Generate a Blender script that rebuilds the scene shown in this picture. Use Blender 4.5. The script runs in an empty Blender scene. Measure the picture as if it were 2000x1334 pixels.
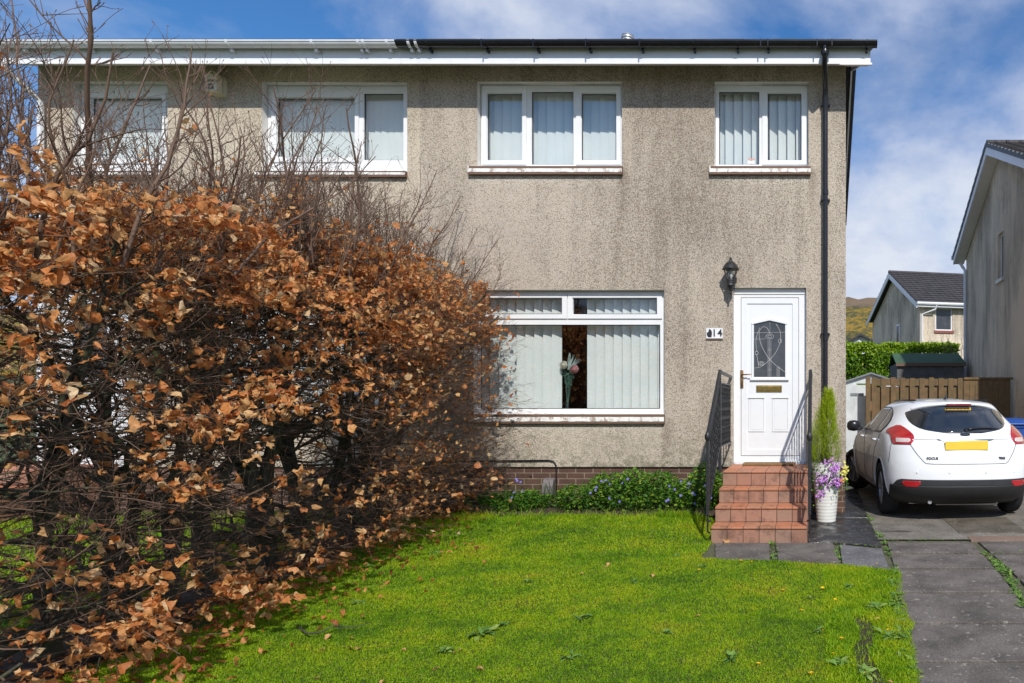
import bpy, bmesh, math, random
import numpy as np
from mathutils import Vector, Matrix, noise

random.seed(7)
rng = np.random.default_rng(11)
S = bpy.context.scene
C = S.collection
PI = math.pi

# ---------------------------------------------------------------- camera, world, sun, exposure
EYE = 1.42
cd = bpy.data.cameras.new('camera')
cd.lens = 24.0; cd.sensor_width = 36.0
cd.shift_x = -0.2975; cd.shift_y = 0.0615
cd.clip_start = 0.05; cd.clip_end = 6000
cam = bpy.data.objects.new('camera', cd); C.objects.link(cam)
cam.location = (0, 0, EYE); cam.rotation_euler = (PI/2, 0, 0)
S.camera = cam

SUNDIR = Vector((-0.34, 1.0, -0.93)).normalized()      # the way the light travels
sd = bpy.data.lights.new('sun', 'SUN'); sd.energy = 4.2; sd.angle = math.radians(0.9); sd.color = (1.0, 0.95, 0.87)
so = bpy.data.objects.new('sun', sd); C.objects.link(so)
so.rotation_euler = SUNDIR.to_track_quat('-Z', 'Y').to_euler()
S.view_settings.view_transform = 'Standard'; S.view_settings.look = 'None'
S.view_settings.exposure = 0.06; S.view_settings.gamma = 1.0
S.cycles.max_bounces = 8; S.cycles.transparent_max_bounces = 24
S.cycles.diffuse_bounces = 3; S.cycles.glossy_bounces = 3; S.cycles.transmission_bounces = 6

def nd(nt, typ, **kw):
    n = nt.nodes.new(typ)
    for k, v in kw.items():
        if k.startswith('in_'):
            n.inputs[k[3:].replace('_', ' ')].default_value = v
        else: setattr(n, k, v)
    return n
def mth(nt, op, a, b=None, clamp=False):
    n = nt.nodes.new('ShaderNodeMath'); n.operation = op; n.use_clamp = clamp
    for i, v in enumerate((a, b)):
        if v is None: continue
        if isinstance(v, (int, float)): n.inputs[i].default_value = v
        else: nt.links.new(v, n.inputs[i])
    return n.outputs[0]
def rmp(nt, fac, stops, interp='LINEAR'):
    n = nt.nodes.new('ShaderNodeValToRGB'); cr = n.color_ramp; cr.interpolation = interp
    while len(cr.elements) < len(stops): cr.elements.new(0.5)
    for e, (p, c) in zip(cr.elements, stops):
        e.position = p
        if isinstance(c, (int, float)): c = (c, c, c)
        e.color = (c[0], c[1], c[2], 1)
    nt.links.new(fac, n.inputs[0]); return n.outputs[0]
def mixc(nt, fac, a, b, blend='MIX'):
    n = nt.nodes.new('ShaderNodeMix'); n.data_type = 'RGBA'; n.blend_type = blend
    for k, v in ((0, fac), (6, a), (7, b)):
        if isinstance(v, (int, float)): n.inputs[k].default_value = v
        elif isinstance(v, tuple): n.inputs[k].default_value = (v[0], v[1], v[2], 1)
        else: nt.links.new(v, n.inputs[k])
    return n.outputs[2]
def noi(nt, vec, scale, detail=4, rough=0.55, dist=0.0):
    n = nt.nodes.new('ShaderNodeTexNoise')
    n.inputs['Scale'].default_value = scale; n.inputs['Detail'].default_value = detail
    n.inputs['Roughness'].default_value = rough; n.inputs['Distortion'].default_value = dist
    if vec is not None: nt.links.new(vec, n.inputs['Vector'])
    return n.outputs['Fac']
def mapv(nt, vec, sc=(1, 1, 1), loc=(0, 0, 0), rot=(0, 0, 0)):
    n = nt.nodes.new('ShaderNodeMapping')
    n.inputs['Scale'].default_value = sc; n.inputs['Location'].default_value = loc; n.inputs['Rotation'].default_value = rot
    nt.links.new(vec, n.inputs['Vector']); return n.outputs[0]

# world: Nishita sky with procedural clouds laid out by direction
W = bpy.data.worlds.new('World'); S.world = W; W.use_nodes = True
nt = W.node_tree; nt.nodes.clear()
out = nd(nt, 'ShaderNodeOutputWorld'); bg = nd(nt, 'ShaderNodeBackground'); bg.inputs['Strength'].default_value = 0.15
sky = nd(nt, 'ShaderNodeTexSky', sky_type='NISHITA', sun_disc=False)
sky.sun_elevation = math.asin(-SUNDIR.z); sky.sun_rotation = math.atan2(-SUNDIR.x, -SUNDIR.y)
sky.air_density = 1.2; sky.dust_density = 0.6; sky.ozone_density = 2.5; sky.altitude = 50
tc = nd(nt, 'ShaderNodeTexCoord'); vec = tc.outputs['Generated']
sx = nd(nt, 'ShaderNodeSeparateXYZ'); nt.links.new(vec, sx.inputs[0])
n1 = noi(nt, mapv(nt, vec, (1.0, 1.0, 1.5), (10.0, 5.3, 0)), 3.0, 9, 0.56, 0.25)
n2 = noi(nt, mapv(nt, vec, (1, 1, 1.3), (12.7, 4.8, 0)), 1.3, 3, 0.5)
cov = mth(nt, 'ADD', n1, mth(nt, 'MULTIPLY', mth(nt, 'SUBTRACT', n2, 0.5), 0.66))
low = rmp(nt, sx.outputs[2], [(0.08, 0.9), (0.40, 0.0)])
cov = mth(nt, 'ADD', cov, mth(nt, 'MULTIPLY', low, 0.25))
cov = mth(nt, 'ADD', cov, mth(nt, 'MULTIPLY', rmp(nt, sx.outputs[0], [(-0.05, 0.0), (0.12, 1.0)]), 0.085))
cf = rmp(nt, cov, [(0.36, 0.0), (0.47, 0.40), (0.58, 0.82), (0.72, 0.96)])
n3 = noi(nt, mapv(nt, vec, (1, 1, 1.8), (1.7, 5.2, 0)), 3.4, 7, 0.6)
cc = rmp(nt, mth(nt, 'ADD', n3, mth(nt, 'MULTIPLY', mth(nt, 'SUBTRACT', cov, 0.55), 0.5)), [(0.34, (1.9, 2.5, 3.9)), (0.50, (3.1, 3.6, 4.9)), (0.70, (4.9, 5.2, 5.8))])
skyc = mixc(nt, 1.0, sky.outputs[0], (0.30, 0.58, 0.86), 'MULTIPLY')
sk = mixc(nt, cf, skyc, cc)
nt.links.new(sk, bg.inputs['Color']); nt.links.new(bg.outputs[0], out.inputs[0])

# ---------------------------------------------------------------- pixel to place (photo pixels, 2000 wide)
F = 1333.3
def PX(px, Y): return (px-1595.0)*Y/F
def PZ(py, Y): return (790.0-py)*Y/F+EYE
def GY(py, z=0.0): return (EYE-z)*F/(py-790.0)

# ---------------------------------------------------------------- materials
MATS = {}
def base_mat(name):
    m = bpy.data.materials.new(name); m.use_nodes = True
    t = m.node_tree; b = t.nodes['Principled BSDF']
    MATS[name] = m
    return m, t, b
def plain(name, col, rough=0.5, metal=0.0, var=0.12, scale=6.0, bump=0.0, bscale=60.0, spec=0.5, coat=0.0, dirt=None, dirts=(0.55, 0.75)):
    m, t, b = base_mat(name)
    tcn = nd(t, 'ShaderNodeTexCoord'); v = tcn.outputs['Object']
    n = noi(t, v, scale, 5, 0.6)
    lo = tuple(c*(1-var) for c in col); hi = tuple(min(1, c*(1+var)) for c in col)
    c = rmp(t, n, [(0.3, lo), (0.7, hi)])
    if dirt:
        d = noi(t, mapv(t, v, (1, 1, 0.5)), scale*1.7, 8, 0.7)
        c = mixc(t, rmp(t, d, [(dirts[0], 0.0), (dirts[1], 0.85)]), c, dirt)
    t.links.new(c, b.inputs['Base Color'])
    r = rmp(t, n, [(0.2, max(0.02, rough*0.85)), (0.8, min(1, rough*1.15))]); t.links.new(r, b.inputs['Roughness'])
    b.inputs['Metallic'].default_value = metal
    b.inputs['Specular IOR Level'].default_value = spec
    b.inputs['Coat Weight'].default_value = coat; b.inputs['Coat Roughness'].default_value = 0.04
    if bump > 0:
        bn = nd(t, 'ShaderNodeBump'); bn.inputs['Strength'].default_value = bump; bn.inputs['Distance'].default_value = 0.01
        t.links.new(noi(t, v, bscale, 4, 0.6), bn.inputs['Height']); t.links.new(bn.outputs[0], b.inputs['Normal'])
    return m

def pebble(name, light, mid, dark, stain_lo, stain_hi, seed=0.0, main=False):
    m, t, b = base_mat(name)
    v = nd(t, 'ShaderNodeTexCoord').outputs['Object']
    g = noi(t, v, 74, 3, 0.78); g2 = noi(t, mapv(t, v, (1, 1, 1), (5, 3, seed)), 150, 2, 0.6)
    peb = mth(t, 'ADD', mth(t, 'MULTIPLY', g, 0.6), mth(t, 'MULTIPLY', g2, 0.4))
    # weathering: broad patches plus streaks that run down
    s1 = noi(t, mapv(t, v, (1.0, 1.0, 0.45), (seed, 0, 2.3)), 1.1, 6, 0.62)
    s2 = noi(t, mapv(t, v, (3.4, 3.4, 0.28), (seed, 1, 0)), 1.6, 5, 0.65)
    st = mth(t, 'ADD', mth(t, 'MULTIPLY', s1, 0.62), mth(t, 'MULTIPLY', s2, 0.38))
    if main:
        sp = nd(t, 'ShaderNodeSeparateXYZ'); t.links.new(v, sp.inputs[0])
        # the dirty run of wall between the two upper windows of the right house, and the clean foot of the wall
        ctr = mth(t, 'SUBTRACT', 1.0, mth(t, 'DIVIDE', mth(t, 'ABSOLUTE', mth(t, 'ADD', sp.outputs[0], 1.9)), 1.5), True)
        hgt = rmp(t, mth(t, 'DIVIDE', sp.outputs[2], 6.0), [(0.12, 0.0), (0.42, 0.25), (0.60, 1.0), (0.86, 0.7)])
        st = mth(t, 'ADD', st, mth(t, 'MULTIPLY', mth(t, 'MULTIPLY', ctr, hgt), 0.11))
        st = mth(t, 'ADD', st, mth(t, 'MULTIPLY', rmp(t, sp.outputs[0], [(0.0, 0.0), (0.5, 1.0)]), 0.05))
        foot = rmp(t, mth(t, 'DIVIDE', sp.outputs[2], 6.0), [(0.09, 1.0), (0.14, 0.35), (0.25, 0.0)])
        st = mth(t, 'SUBTRACT', st, mth(t, 'MULTIPLY', rmp(t, mth(t, 'DIVIDE', sp.outputs[2], 6.0), [(0.12, 1.0), (0.55, 0.0)]), 0.05))
    stn = rmp(t, st, [(stain_lo, 0.0), (stain_hi, 1.0)])
    thr = mth(t, 'ADD', peb, mth(t, 'MULTIPLY', stn, 0.075))
    speck = rmp(t, thr, [(0.522, 0.0), (0.56, 0.8), (0.60, 1.0)])
    tone = noi(t, mapv(t, v, (1, 1, 1), (0, 0, 9)), 0.7, 3, 0.5)
    lc = mixc(t, rmp(t, tone, [(0.35, 0.0), (0.65, 1.0)]), light, mid)
    lc = mixc(t, mth(t, 'MULTIPLY', stn, 0.40), lc, tuple(c*0.5 for c in mid))
    if main:      # rain-washed pale bands right under the sills, darker runs at their ends
        for x0_, x1_, zs_ in ((-4.5, -2.55, 4.42), (-1.38, -0.09, 4.42), (-4.0, -1.99, 1.17)):
            wx = mth(t, 'SUBTRACT', 1.0, mth(t, 'DIVIDE', mth(t, 'ABSOLUTE', mth(t, 'SUBTRACT', sp.outputs[0], (x0_+x1_)/2)), (x1_-x0_)/2), True)
            wz = rmp(t, mth(t, 'ADD', mth(t, 'SUBTRACT', zs_, sp.outputs[2]), mth(t, 'MULTIPLY', s2, 0.16)), [(0.02, 0.0), (0.05, 1.0), (0.10, 0.8), (0.26, 0.0)])
            lc = mixc(t, mth(t, 'MULTIPLY', mth(t, 'MULTIPLY', wz, rmp(t, wx, [(0.0, 0.0), (0.04, 1.0)])), 0.5), lc, (0.80, 0.75, 0.66))
            ex = mth(t, 'SUBTRACT', 1.0, mth(t, 'DIVIDE', mth(t, 'ABSOLUTE', mth(t, 'SUBTRACT', sp.outputs[0], x1_+0.04)), 0.11), True)
            ez = rmp(t, mth(t, 'SUBTRACT', zs_+0.1, sp.outputs[2]), [(0.0, 0.0), (0.08, 1.0), (0.75, 0.0)])
            speck = mth(t, 'ADD', speck, mth(t, 'MULTIPLY', mth(t, 'MULTIPLY', ex, ez), mth(t, 'MULTIPLY', g, 1.1)), True)
    col = mixc(t, speck, lc, dark)
    if main:
        moss = noi(t, v, 14, 5, 0.7)
        fm = mth(t, 'MULTIPLY', foot, rmp(t, moss, [(0.42, 0.0), (0.6, 0.8)]))
        col = mixc(t, fm, col, (0.11, 0.115, 0.055))
    t.links.new(col, b.inputs['Base Color']); b.inputs['Roughness'].default_value = 0.93
    b.inputs['Specular IOR Level'].default_value = 0.25
    bn = nd(t, 'ShaderNodeBump'); bn.inputs['Strength'].default_value = 0.9; bn.inputs['Distance'].default_value = 0.02
    t.links.new(peb, bn.inputs['Height']); bn.invert = True
    t.links.new(bn.outputs[0], b.inputs['Normal'])
    return m

M_render = pebble('pebbledash', (0.63, 0.55, 0.455), (0.555, 0.48, 0.40), (0.20, 0.158, 0.12), 0.42, 0.72, 0.0, True)
M_render_l = pebble('pebbledash_pale', (0.72, 0.63, 0.505), (0.63, 0.545, 0.435), (0.24, 0.19, 0.14), 0.46, 0.76, 4.0)
M_render_n = pebble('pebbledash_stained', (0.88, 0.76, 0.60), (0.80, 0.68, 0.53), (0.13, 0.11, 0.09), 0.44, 0.66, 8.0)
M_reveal = plain('painted_reveal', (0.70, 0.69, 0.66), 0.6, dirt=(0.30, 0.26, 0.2), dirts=(0.6, 0.8))
M_upvc = plain('white_upvc', (0.78, 0.785, 0.80), 0.32, var=0.03, dirt=(0.55, 0.53, 0.48), dirts=(0.66, 0.9))
M_door = plain('white_door', (0.76, 0.775, 0.80), 0.3, var=0.02, dirt=(0.6, 0.58, 0.55), dirts=(0.68, 0.9))
M_sill = plain('flaking_sill', (0.78, 0.77, 0.74), 0.6, var=0.1, dirt=(0.30, 0.22, 0.17), dirts=(0.52, 0.62), scale=9, bump=0.3)
M_sillu = plain('bare_sill_edge', (0.16, 0.095, 0.07), 0.8, scale=20)
M_soffit = plain('soffit_board', (0.74, 0.72, 0.69), 0.5, var=0.05)
M_fascia = plain('fascia_board', (0.78, 0.80, 0.85), 0.35, var=0.05)
M_gutw = plain('white_gutter', (0.72, 0.74, 0.78), 0.35, var=0.07, dirt=(0.4, 0.4, 0.38), dirts=(0.62, 0.85))
M_black = plain('black_plastic', (0.012, 0.012, 0.016), 0.25, var=0.2)
M_iron = plain('black_painted_iron', (0.02, 0.02, 0.022), 0.38, var=0.3, bump=0.5, bscale=70, scale=30)
M_rubber = plain('tyre_rubber', (0.012, 0.012, 0.013), 0.85, bump=0.3)
M_brass = plain('brass', (0.42, 0.28, 0.09), 0.32, metal=1.0, var=0.2, scale=20)
M_bronze = plain('worn_brass', (0.30, 0.17, 0.07), 0.4, metal=0.9, var=0.3, scale=20)
M_roof = plain('dark_roof_tile', (0.045, 0.042, 0.045), 0.8, var=0.4, bump=0.4)
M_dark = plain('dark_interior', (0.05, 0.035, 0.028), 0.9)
M_floor = plain('interior_floor', (0.09, 0.07, 0.055), 0.9)
M_wood = plain('fence_timber', (0.145, 0.085, 0.038), 0.75, var=0.35, scale=9, bump=0.4, bscale=40, dirt=(0.10, 0.09, 0.03), dirts=(0.45, 0.7))
M_oldwood = plain('grey_timber', (0.12, 0.12, 0.125), 0.85, var=0.3, scale=8, bump=0.3, bscale=30)
M_felt = plain('green_roof_felt', (0.045, 0.10, 0.055), 0.85, var=0.2)
M_zinc = plain('white_steel_shed', (0.60, 0.64, 0.66), 0.45, var=0.1, scale=3, dirt=(0.33, 0.36, 0.36), dirts=(0.45, 0.8))
M_zincd = plain('shed_trim', (0.22, 0.24, 0.26), 0.4, metal=0.3)
M_bluebin = plain('blue_bin_plastic', (0.015, 0.07, 0.30), 0.45)
M_mat = plain('doormat', (0.24, 0.14, 0.06), 0.95, bump=0.8, bscale=200, var=0.3, scale=40)
M_plaque = plain('plaque_ceramic', (0.78, 0.79, 0.82), 0.25, var=0.03)
M_ink = plain('black_ink', (0.02, 0.016, 0.025), 0.5)
M_alarm = plain('alarm_plastic', (0.66, 0.62, 0.48), 0.5, dirt=(0.25, 0.22, 0.1), dirts=(0.55, 0.8), scale=10)
M_pot = plain('white_pot', (0.66, 0.66, 0.62), 0.45, var=0.08, scale=12, dirt=(0.16, 0.16, 0.09), dirts=(0.66, 0.8))
M_soil = plain('soil', (0.05, 0.032, 0.02), 0.95, var=0.5, scale=20, bump=1.0, bscale=60)
M_lead = plain('lead_came', (0.62, 0.62, 0.62), 0.5)
M_vent = plain('grey_vent', (0.16, 0.14, 0.145), 0.6)
M_steel = plain('galvanised_steel', (0.55, 0.56, 0.58), 0.35, metal=0.6)
M_salmon = plain('red_painted_sill', (0.25, 0.08, 0.06), 0.7)

def glass_mat(name, tint=(1, 1, 1), refl=1.0, dark=None, rough=0.01):
    m = bpy.data.materials.new(name); m.use_nodes = True; t = m.node_tree; t.nodes.clear()
    o = nd(t, 'ShaderNodeOutputMaterial'); mx = nd(t, 'ShaderNodeMixShader')
    ge = nd(t, 'ShaderNodeNewGeometry'); dt = nd(t, 'ShaderNodeVectorMath', operation='DOT_PRODUCT')
    t.links.new(ge.outputs['Normal'], dt.inputs[0]); t.links.new(ge.outputs['Incoming'], dt.inputs[1])
    k = mth(t, 'POWER', mth(t, 'SUBTRACT', 1.0, mth(t, 'ABSOLUTE', dt.outputs['Value']), True), 5.0)
    f = mth(t, 'MULTIPLY', mth(t, 'ADD', 0.045, mth(t, 'MULTIPLY', k, 0.95)), refl, True)
    tr = nd(t, 'ShaderNodeBsdfTransparent'); tr.inputs['Color'].default_value = (*tint, 1)
    gl = nd(t, 'ShaderNodeBsdfGlossy'); gl.inputs['Roughness'].default_value = rough
    n = noi(t, nd(t, 'ShaderNodeTexCoord').outputs['Object'], 1.3, 2, 0.5)
    bn = nd(t, 'ShaderNodeBump'); bn.inputs['Strength'].default_value = 0.05; bn.inputs['Distance'].default_value = 0.05
    t.links.new(n, bn.inputs['Height']); t.links.new(bn.outputs[0], gl.inputs['Normal'])
    t.links.new(f, mx.inputs[0]); t.links.new(tr.outputs[0], mx.inputs[1]); t.links.new(gl.outputs[0], mx.inputs[2])
    t.links.new(mx.outputs[0], o.inputs[0]); return m
M_glass = glass_mat('window_glass', (0.95, 0.965, 0.965), 2.2)
M_glassd = glass_mat('dark_glass', (0.10, 0.11, 0.13), 1.6)
M_cglass = glass_mat('car_glass', (0.10, 0.11, 0.12), 1.5)
M_cglass2 = glass_mat('car_side_glass', (0.45, 0.48, 0.48), 1.6)

def blind_mat():
    m, t, b = base_mat('blind_fabric')
    v = nd(t, 'ShaderNodeTexCoord').outputs['Object']
    c = rmp(t, noi(t, v, 3, 3), [(0.3, (0.80, 0.83, 0.82)), (0.7, (0.86, 0.885, 0.87))])
    t.links.new(c, b.inputs['Base Color']); b.inputs['Roughness'].default_value = 0.9
    return m
M_blind = blind_mat()

def brick_mat(name, c1, c2, mortar, w=0.225, h=0.075):
    m, t, b = base_mat(name)
    v = nd(t, 'ShaderNodeTexCoord').outputs['Object']
    v = mapv(t, v, (1, 1, 1), (0, 0, 0), (-PI/2, 0, 0))
    br = nd(t, 'ShaderNodeTexBrick'); t.links.new(v, br.inputs['Vector'])
    br.inputs['Scale'].default_value = 1.0; br.inputs['Brick Width'].default_value = w; br.inputs['Row Height'].default_value = h
    br.inputs['Mortar Size'].default_value = 0.006; br.inputs['Mortar Smooth'].default_value = 0.2
    br.inputs['Color1'].default_value = (*c1, 1); br.inputs['Color2'].default_value = (*c2, 1); br.inputs['Mortar'].default_value = (*mortar, 1)
    c = mixc(t, rmp(t, noi(t, v, 9, 5, 0.7), [(0.3, 0.0), (0.8, 0.6)]), br.outputs['Color'], tuple(x*0.4 for x in c1))
    t.links.new(c, b.inputs['Base Color']); b.inputs['Roughness'].default_value = 0.9
    bn = nd(t, 'ShaderNodeBump'); bn.inputs['Strength'].default_value = 0.6; bn.inputs['Distance'].default_value = 0.01; bn.invert = True
    t.links.new(br.outputs['Fac'], bn.inputs['Height']); t.links.new(bn.outputs[0], b.inputs['Normal'])
    return m
M_brick = brick_mat('brown_brick', (0.12, 0.062, 0.042), (0.085, 0.045, 0.034), (0.30, 0.24, 0.18))

def tile_mat(name, base):
    m, t, b = base_mat(name)
    v = nd(t, 'ShaderNodeTexCoord').outputs['Object']
    g = nd(t, 'ShaderNodeNewGeometry')
    c = rmp(t, g.outputs['Random Per Island'], [(0.0, tuple(x*0.78 for x in base)), (0.35, base), (0.7, (base[0]*0.85, base[1]*1.02, base[2]*1.1)), (1.0, tuple(x*1.18 for x in base))])
    d = noi(t, v, 7, 7, 0.7)
    c = mixc(t, rmp(t, d, [(0.50, 0.0), (0.66, 0.6)]), c, (0.07, 0.04, 0.03))
    t.links.new(c, b.inputs['Base Color'])
    t.links.new(rmp(t, d, [(0.4, 0.75), (0.6, 0.5)]), b.inputs['Roughness'])
    bn = nd(t, 'ShaderNodeBump'); bn.inputs['Strength'].default_value = 0.3; bn.inputs['Distance'].default_value = 0.01
    t.links.new(noi(t, v, 80, 3), bn.inputs['Height']); t.links.new(bn.outputs[0], b.inputs['Normal'])
    return m
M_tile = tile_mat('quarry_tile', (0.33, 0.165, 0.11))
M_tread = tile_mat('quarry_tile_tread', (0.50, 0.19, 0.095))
M_grout = plain('grout', (0.10, 0.085, 0.07), 0.9)

def slab_mat(name, dark, light, wet=0.0):
    m, t, b = base_mat(name)
    v = nd(t, 'ShaderNodeTexCoord').outputs['Object']
    n = noi(t, v, 3.2, 6, 0.65); s = noi(t, v, 75, 3, 0.7); sp = noi(t, v, 22, 3, 0.6)
    c = rmp(t, n, [(0.36, dark), (0.62, light)])
    c = mixc(t, rmp(t, s, [(0.35, 0.55), (0.65, 0.0)]), c, tuple(x*0.35 for x in dark))
    c = mixc(t, rmp(t, s, [(0.62, 0.0), (0.72, 0.6)]), c, tuple(min(1, x*2.6) for x in light))
    c = mixc(t, rmp(t, sp, [(0.64, 0.0), (0.68, 0.85)]), c, (0.30, 0.28, 0.23))     # lichen spots
    t.links.new(c, b.inputs['Base Color'])
    if wet: t.links.new(rmp(t, noi(t, v, 3.0, 4, 0.6), [(0.42, 0.12), (0.58, 0.7)]), b.inputs['Roughness'])
    else: b.inputs['Roughness'].default_value = 0.85
    bn = nd(t, 'ShaderNodeBump'); bn.inputs['Strength'].default_value = 0.5; bn.inputs['Distance'].default_value = 0.006
    t.links.new(s, bn.inputs['Height']); t.links.new(bn.outputs[0], b.inputs['Normal'])
    return m
M_slab = slab_mat('dark_paving', (0.085, 0.073, 0.064), (0.19, 0.165, 0.145))
M_slabg = slab_mat('grey_paving', (0.11, 0.105, 0.11), (0.19, 0.185, 0.19))
M_slabw = slab_mat('wet_paving', (0.022, 0.021, 0.022), (0.06, 0.058, 0.06), 1.0)
M_conc = slab_mat('driveway_concrete', (0.13, 0.115, 0.095), (0.26, 0.235, 0.20))
def oil_stain(m, cx_, cy_, rx_, ry_):        # dark drip stain with a ragged outline, fixed to the concrete
    t = m.node_tree; b = t.nodes['Principled BSDF']; src = b.inputs['Base Color'].links[0].from_socket
    v = nd(t, 'ShaderNodeTexCoord').outputs['Object']; p = mapv(t, v, (1/rx_, 1/ry_, 0), (-cx_/rx_, -cy_/ry_, 0))
    ln_ = nd(t, 'ShaderNodeVectorMath', operation='LENGTH'); t.links.new(p, ln_.inputs[0])
    f = rmp(t, mth(t, 'MULTIPLY', mth(t, 'ADD', ln_.outputs['Value'], mth(t, 'MULTIPLY', noi(t, v, 9, 6, .75), 1.6)), 0.5), [(0.50, 0.85), (0.72, 0.0)])
    t.links.new(mixc(t, f, src, (0.03, 0.022, 0.02)), b.inputs['Base Color'])
oil_stain(M_conc, 0.93, 7.62, 0.38, 0.14)
M_cover = slab_mat('cover_slab', (0.085, 0.072, 0.05), (0.17, 0.145, 0.11))
M_pink = slab_mat('pinkish_paving', (0.20, 0.13, 0.095), (0.28, 0.19, 0.14))

# ---------------------------------------------------------------- mesh helpers
def tag(o, label=None, cat=None, group=None, kind=None):
    if label: o['label'] = label
    if cat: o['category'] = cat
    if group: o['group'] = group
    if kind: o['kind'] = kind
    return o
def empty(name, loc, label, cat, group=None, rz=0.0):
    o = bpy.data.objects.new(name, None); C.objects.link(o); o.location = loc; o.rotation_euler = (0, 0, rz)
    o.empty_display_size = 0.2
    return tag(o, label, cat, group)
class MB:
    def __init__(s): s.v = []; s.f = []; s.m = []
    def add(s, vs, fs, mi=0):
        k = len(s.v); s.v += [tuple(p) for p in vs]; s.f += [tuple(i+k for i in f) for f in fs]; s.m += [mi]*len(fs); return s
    def box(s, x0, x1, y0, y1, z0, z1, mi=0, bev=0.0):
        if bev > 0:
            b = min(bev, (x1-x0)*.45, (y1-y0)*.45, (z1-z0)*.45)
            bm = bmesh.new(); bmesh.ops.create_cube(bm, size=1)
            for v in bm.verts: v.co = Vector((x0+(v.co.x+.5)*(x1-x0), y0+(v.co.y+.5)*(y1-y0), z0+(v.co.z+.5)*(z1-z0)))
            bmesh.ops.bevel(bm, geom=bm.edges[:], offset=b, segments=2, affect='EDGES', profile=0.6)
            bm.verts.index_update()
            s.add([v.co[:] for v in bm.verts], [[v.index for v in f.verts] for f in bm.faces], mi); bm.free(); return s
        vs = [(x0,y0,z0),(x1,y0,z0),(x1,y1,z0),(x0,y1,z0),(x0,y0,z1),(x1,y0,z1),(x1,y1,z1),(x0,y1,z1)]
        return s.add(vs, [(0,3,2,1),(4,5,6,7),(0,1,5,4),(1,2,6,5),(2,3,7,6),(3,0,4,7)], mi)
    def tube(s, pts, r, n=8, mi=0, cap=True):
        pts = [Vector(p) for p in pts]; rs = r if isinstance(r, (list, tuple)) else [r]*len(pts)
        rings = []; up = None
        for i, p in enumerate(pts):
            d = (pts[min(i+1, len(pts)-1)]-pts[max(i-1, 0)]).normalized()
            if up is None:
                up = Vector((0, 0, 1)) if abs(d.z) < .9 else Vector((1, 0, 0))
            a = d.cross(up).normalized(); b = a.cross(d).normalized(); up = b
            rings.append([p+(a*math.cos(t)+b*math.sin(t))*rs[i] for t in [2*PI*j/n for j in range(n)]])
        vs = [v for rg in rings for v in rg]; fs = []
        for i in range(len(pts)-1):
            for j in range(n):
                fs.append((i*n+j, i*n+(j+1) % n, (i+1)*n+(j+1) % n, (i+1)*n+j))
        if cap: fs.append(tuple(range(n))[::-1]); fs.append(tuple((len(pts)-1)*n+j for j in range(n)))
        return s.add(vs, fs, mi)
    def lathe(s, prof, c=(0, 0, 0), n=24, mi=0, cap=True):
        vs = []; fs = []
        for r, z in prof:
            for j in range(n):
                t = 2*PI*j/n; vs.append((c[0]+r*math.cos(t), c[1]+r*math.sin(t), c[2]+z))
        for i in range(len(prof)-1):
            for j in range(n): fs.append((i*n+j, i*n+(j+1) % n, (i+1)*n+(j+1) % n, (i+1)*n+j))
        if cap: fs.append(tuple(range(n))[::-1]); fs.append(tuple((len(prof)-1)*n+j for j in range(n)))
        return s.add(vs, fs, mi)
    def prism(s, poly, y0, y1, mi=0):       # poly of (x, z), extruded along y; y0 faces the viewer
        n = len(poly); vs = [(x, y0, z) for x, z in poly]+[(x, y1, z) for x, z in poly]
        fs = [tuple(range(n)), tuple(range(2*n-1, n-1, -1))]+[(i, n+i, n+(i+1) % n, (i+1) % n) for i in range(n)]
        return s.add(vs, fs, mi)
    def prismx(s, poly, x0, x1, mi=0):      # poly of (y, z), extruded along x
        n = len(poly); vs = [(x0, y, z) for y, z in poly]+[(x1, y, z) for y, z in poly]
        fs = [tuple(range(n)), tuple(range(2*n-1, n-1, -1))]+[(i, n+i, n+(i+1) % n, (i+1) % n) for i in range(n)]
        return s.add(vs, fs, mi)
    def build(s, name, mats, parent=None, smooth=False, fix=True):
        me = bpy.data.meshes.new(name); me.from_pydata(s.v, [], s.f); 
        if not isinstance(mats, (list, tuple)): mats = [mats]
        for m in mats: me.materials.append(m)
        me.polygons.foreach_set('material_index', s.m)
        if fix:
            bm = bmesh.new(); bm.from_mesh(me); bmesh.ops.recalc_face_normals(bm, faces=bm.faces); bm.to_mesh(me); bm.free()
        if smooth: me.shade_smooth()
        me.update()
        o = bpy.data.objects.new(name, me); C.objects.link(o)
        if smooth == 'auto':
            sm = [True]*len(me.polygons); me.polygons.foreach_set('use_smooth', sm); me.set_sharp_from_angle(angle=math.radians(35))
        if parent is not None:
            o.parent = parent
            if parent.type == 'EMPTY' and parent.get('world'):     # parts modelled in world places
                o.matrix_parent_inverse = Matrix.LocRotScale(parent.location, parent.rotation_euler, None).inverted()
            elif parent.type == 'MESH' and parent.parent is not None and parent.parent.get('world'):
                pass
        return o
def wthing(name, loc, label, cat, group=None):      # a thing whose parts are modelled where they stand
    o = empty(name, loc, label, cat, group); o['world'] = 1; return o
def bar(mb, a, b, w, h, mi=0):      # rectangular bar between two points
    a = Vector(a); b = Vector(b); d = (b-a).normalized()
    up = Vector((0, 0, 1)) if abs(d.z) < .95 else Vector((0, 1, 0))
    sx_ = d.cross(up).normalized()*w/2; sz = sx_.normalized().cross(d).normalized()*h/2
    vs = [a-sx_-sz, a+sx_-sz, a+sx_+sz, a-sx_+sz, b-sx_-sz, b+sx_-sz, b+sx_+sz, b-sx_+sz]
    mb.add(vs, [(0,3,2,1),(4,5,6,7),(0,1,5,4),(1,2,6,5),(2,3,7,6),(3,0,4,7)], mi)

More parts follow.
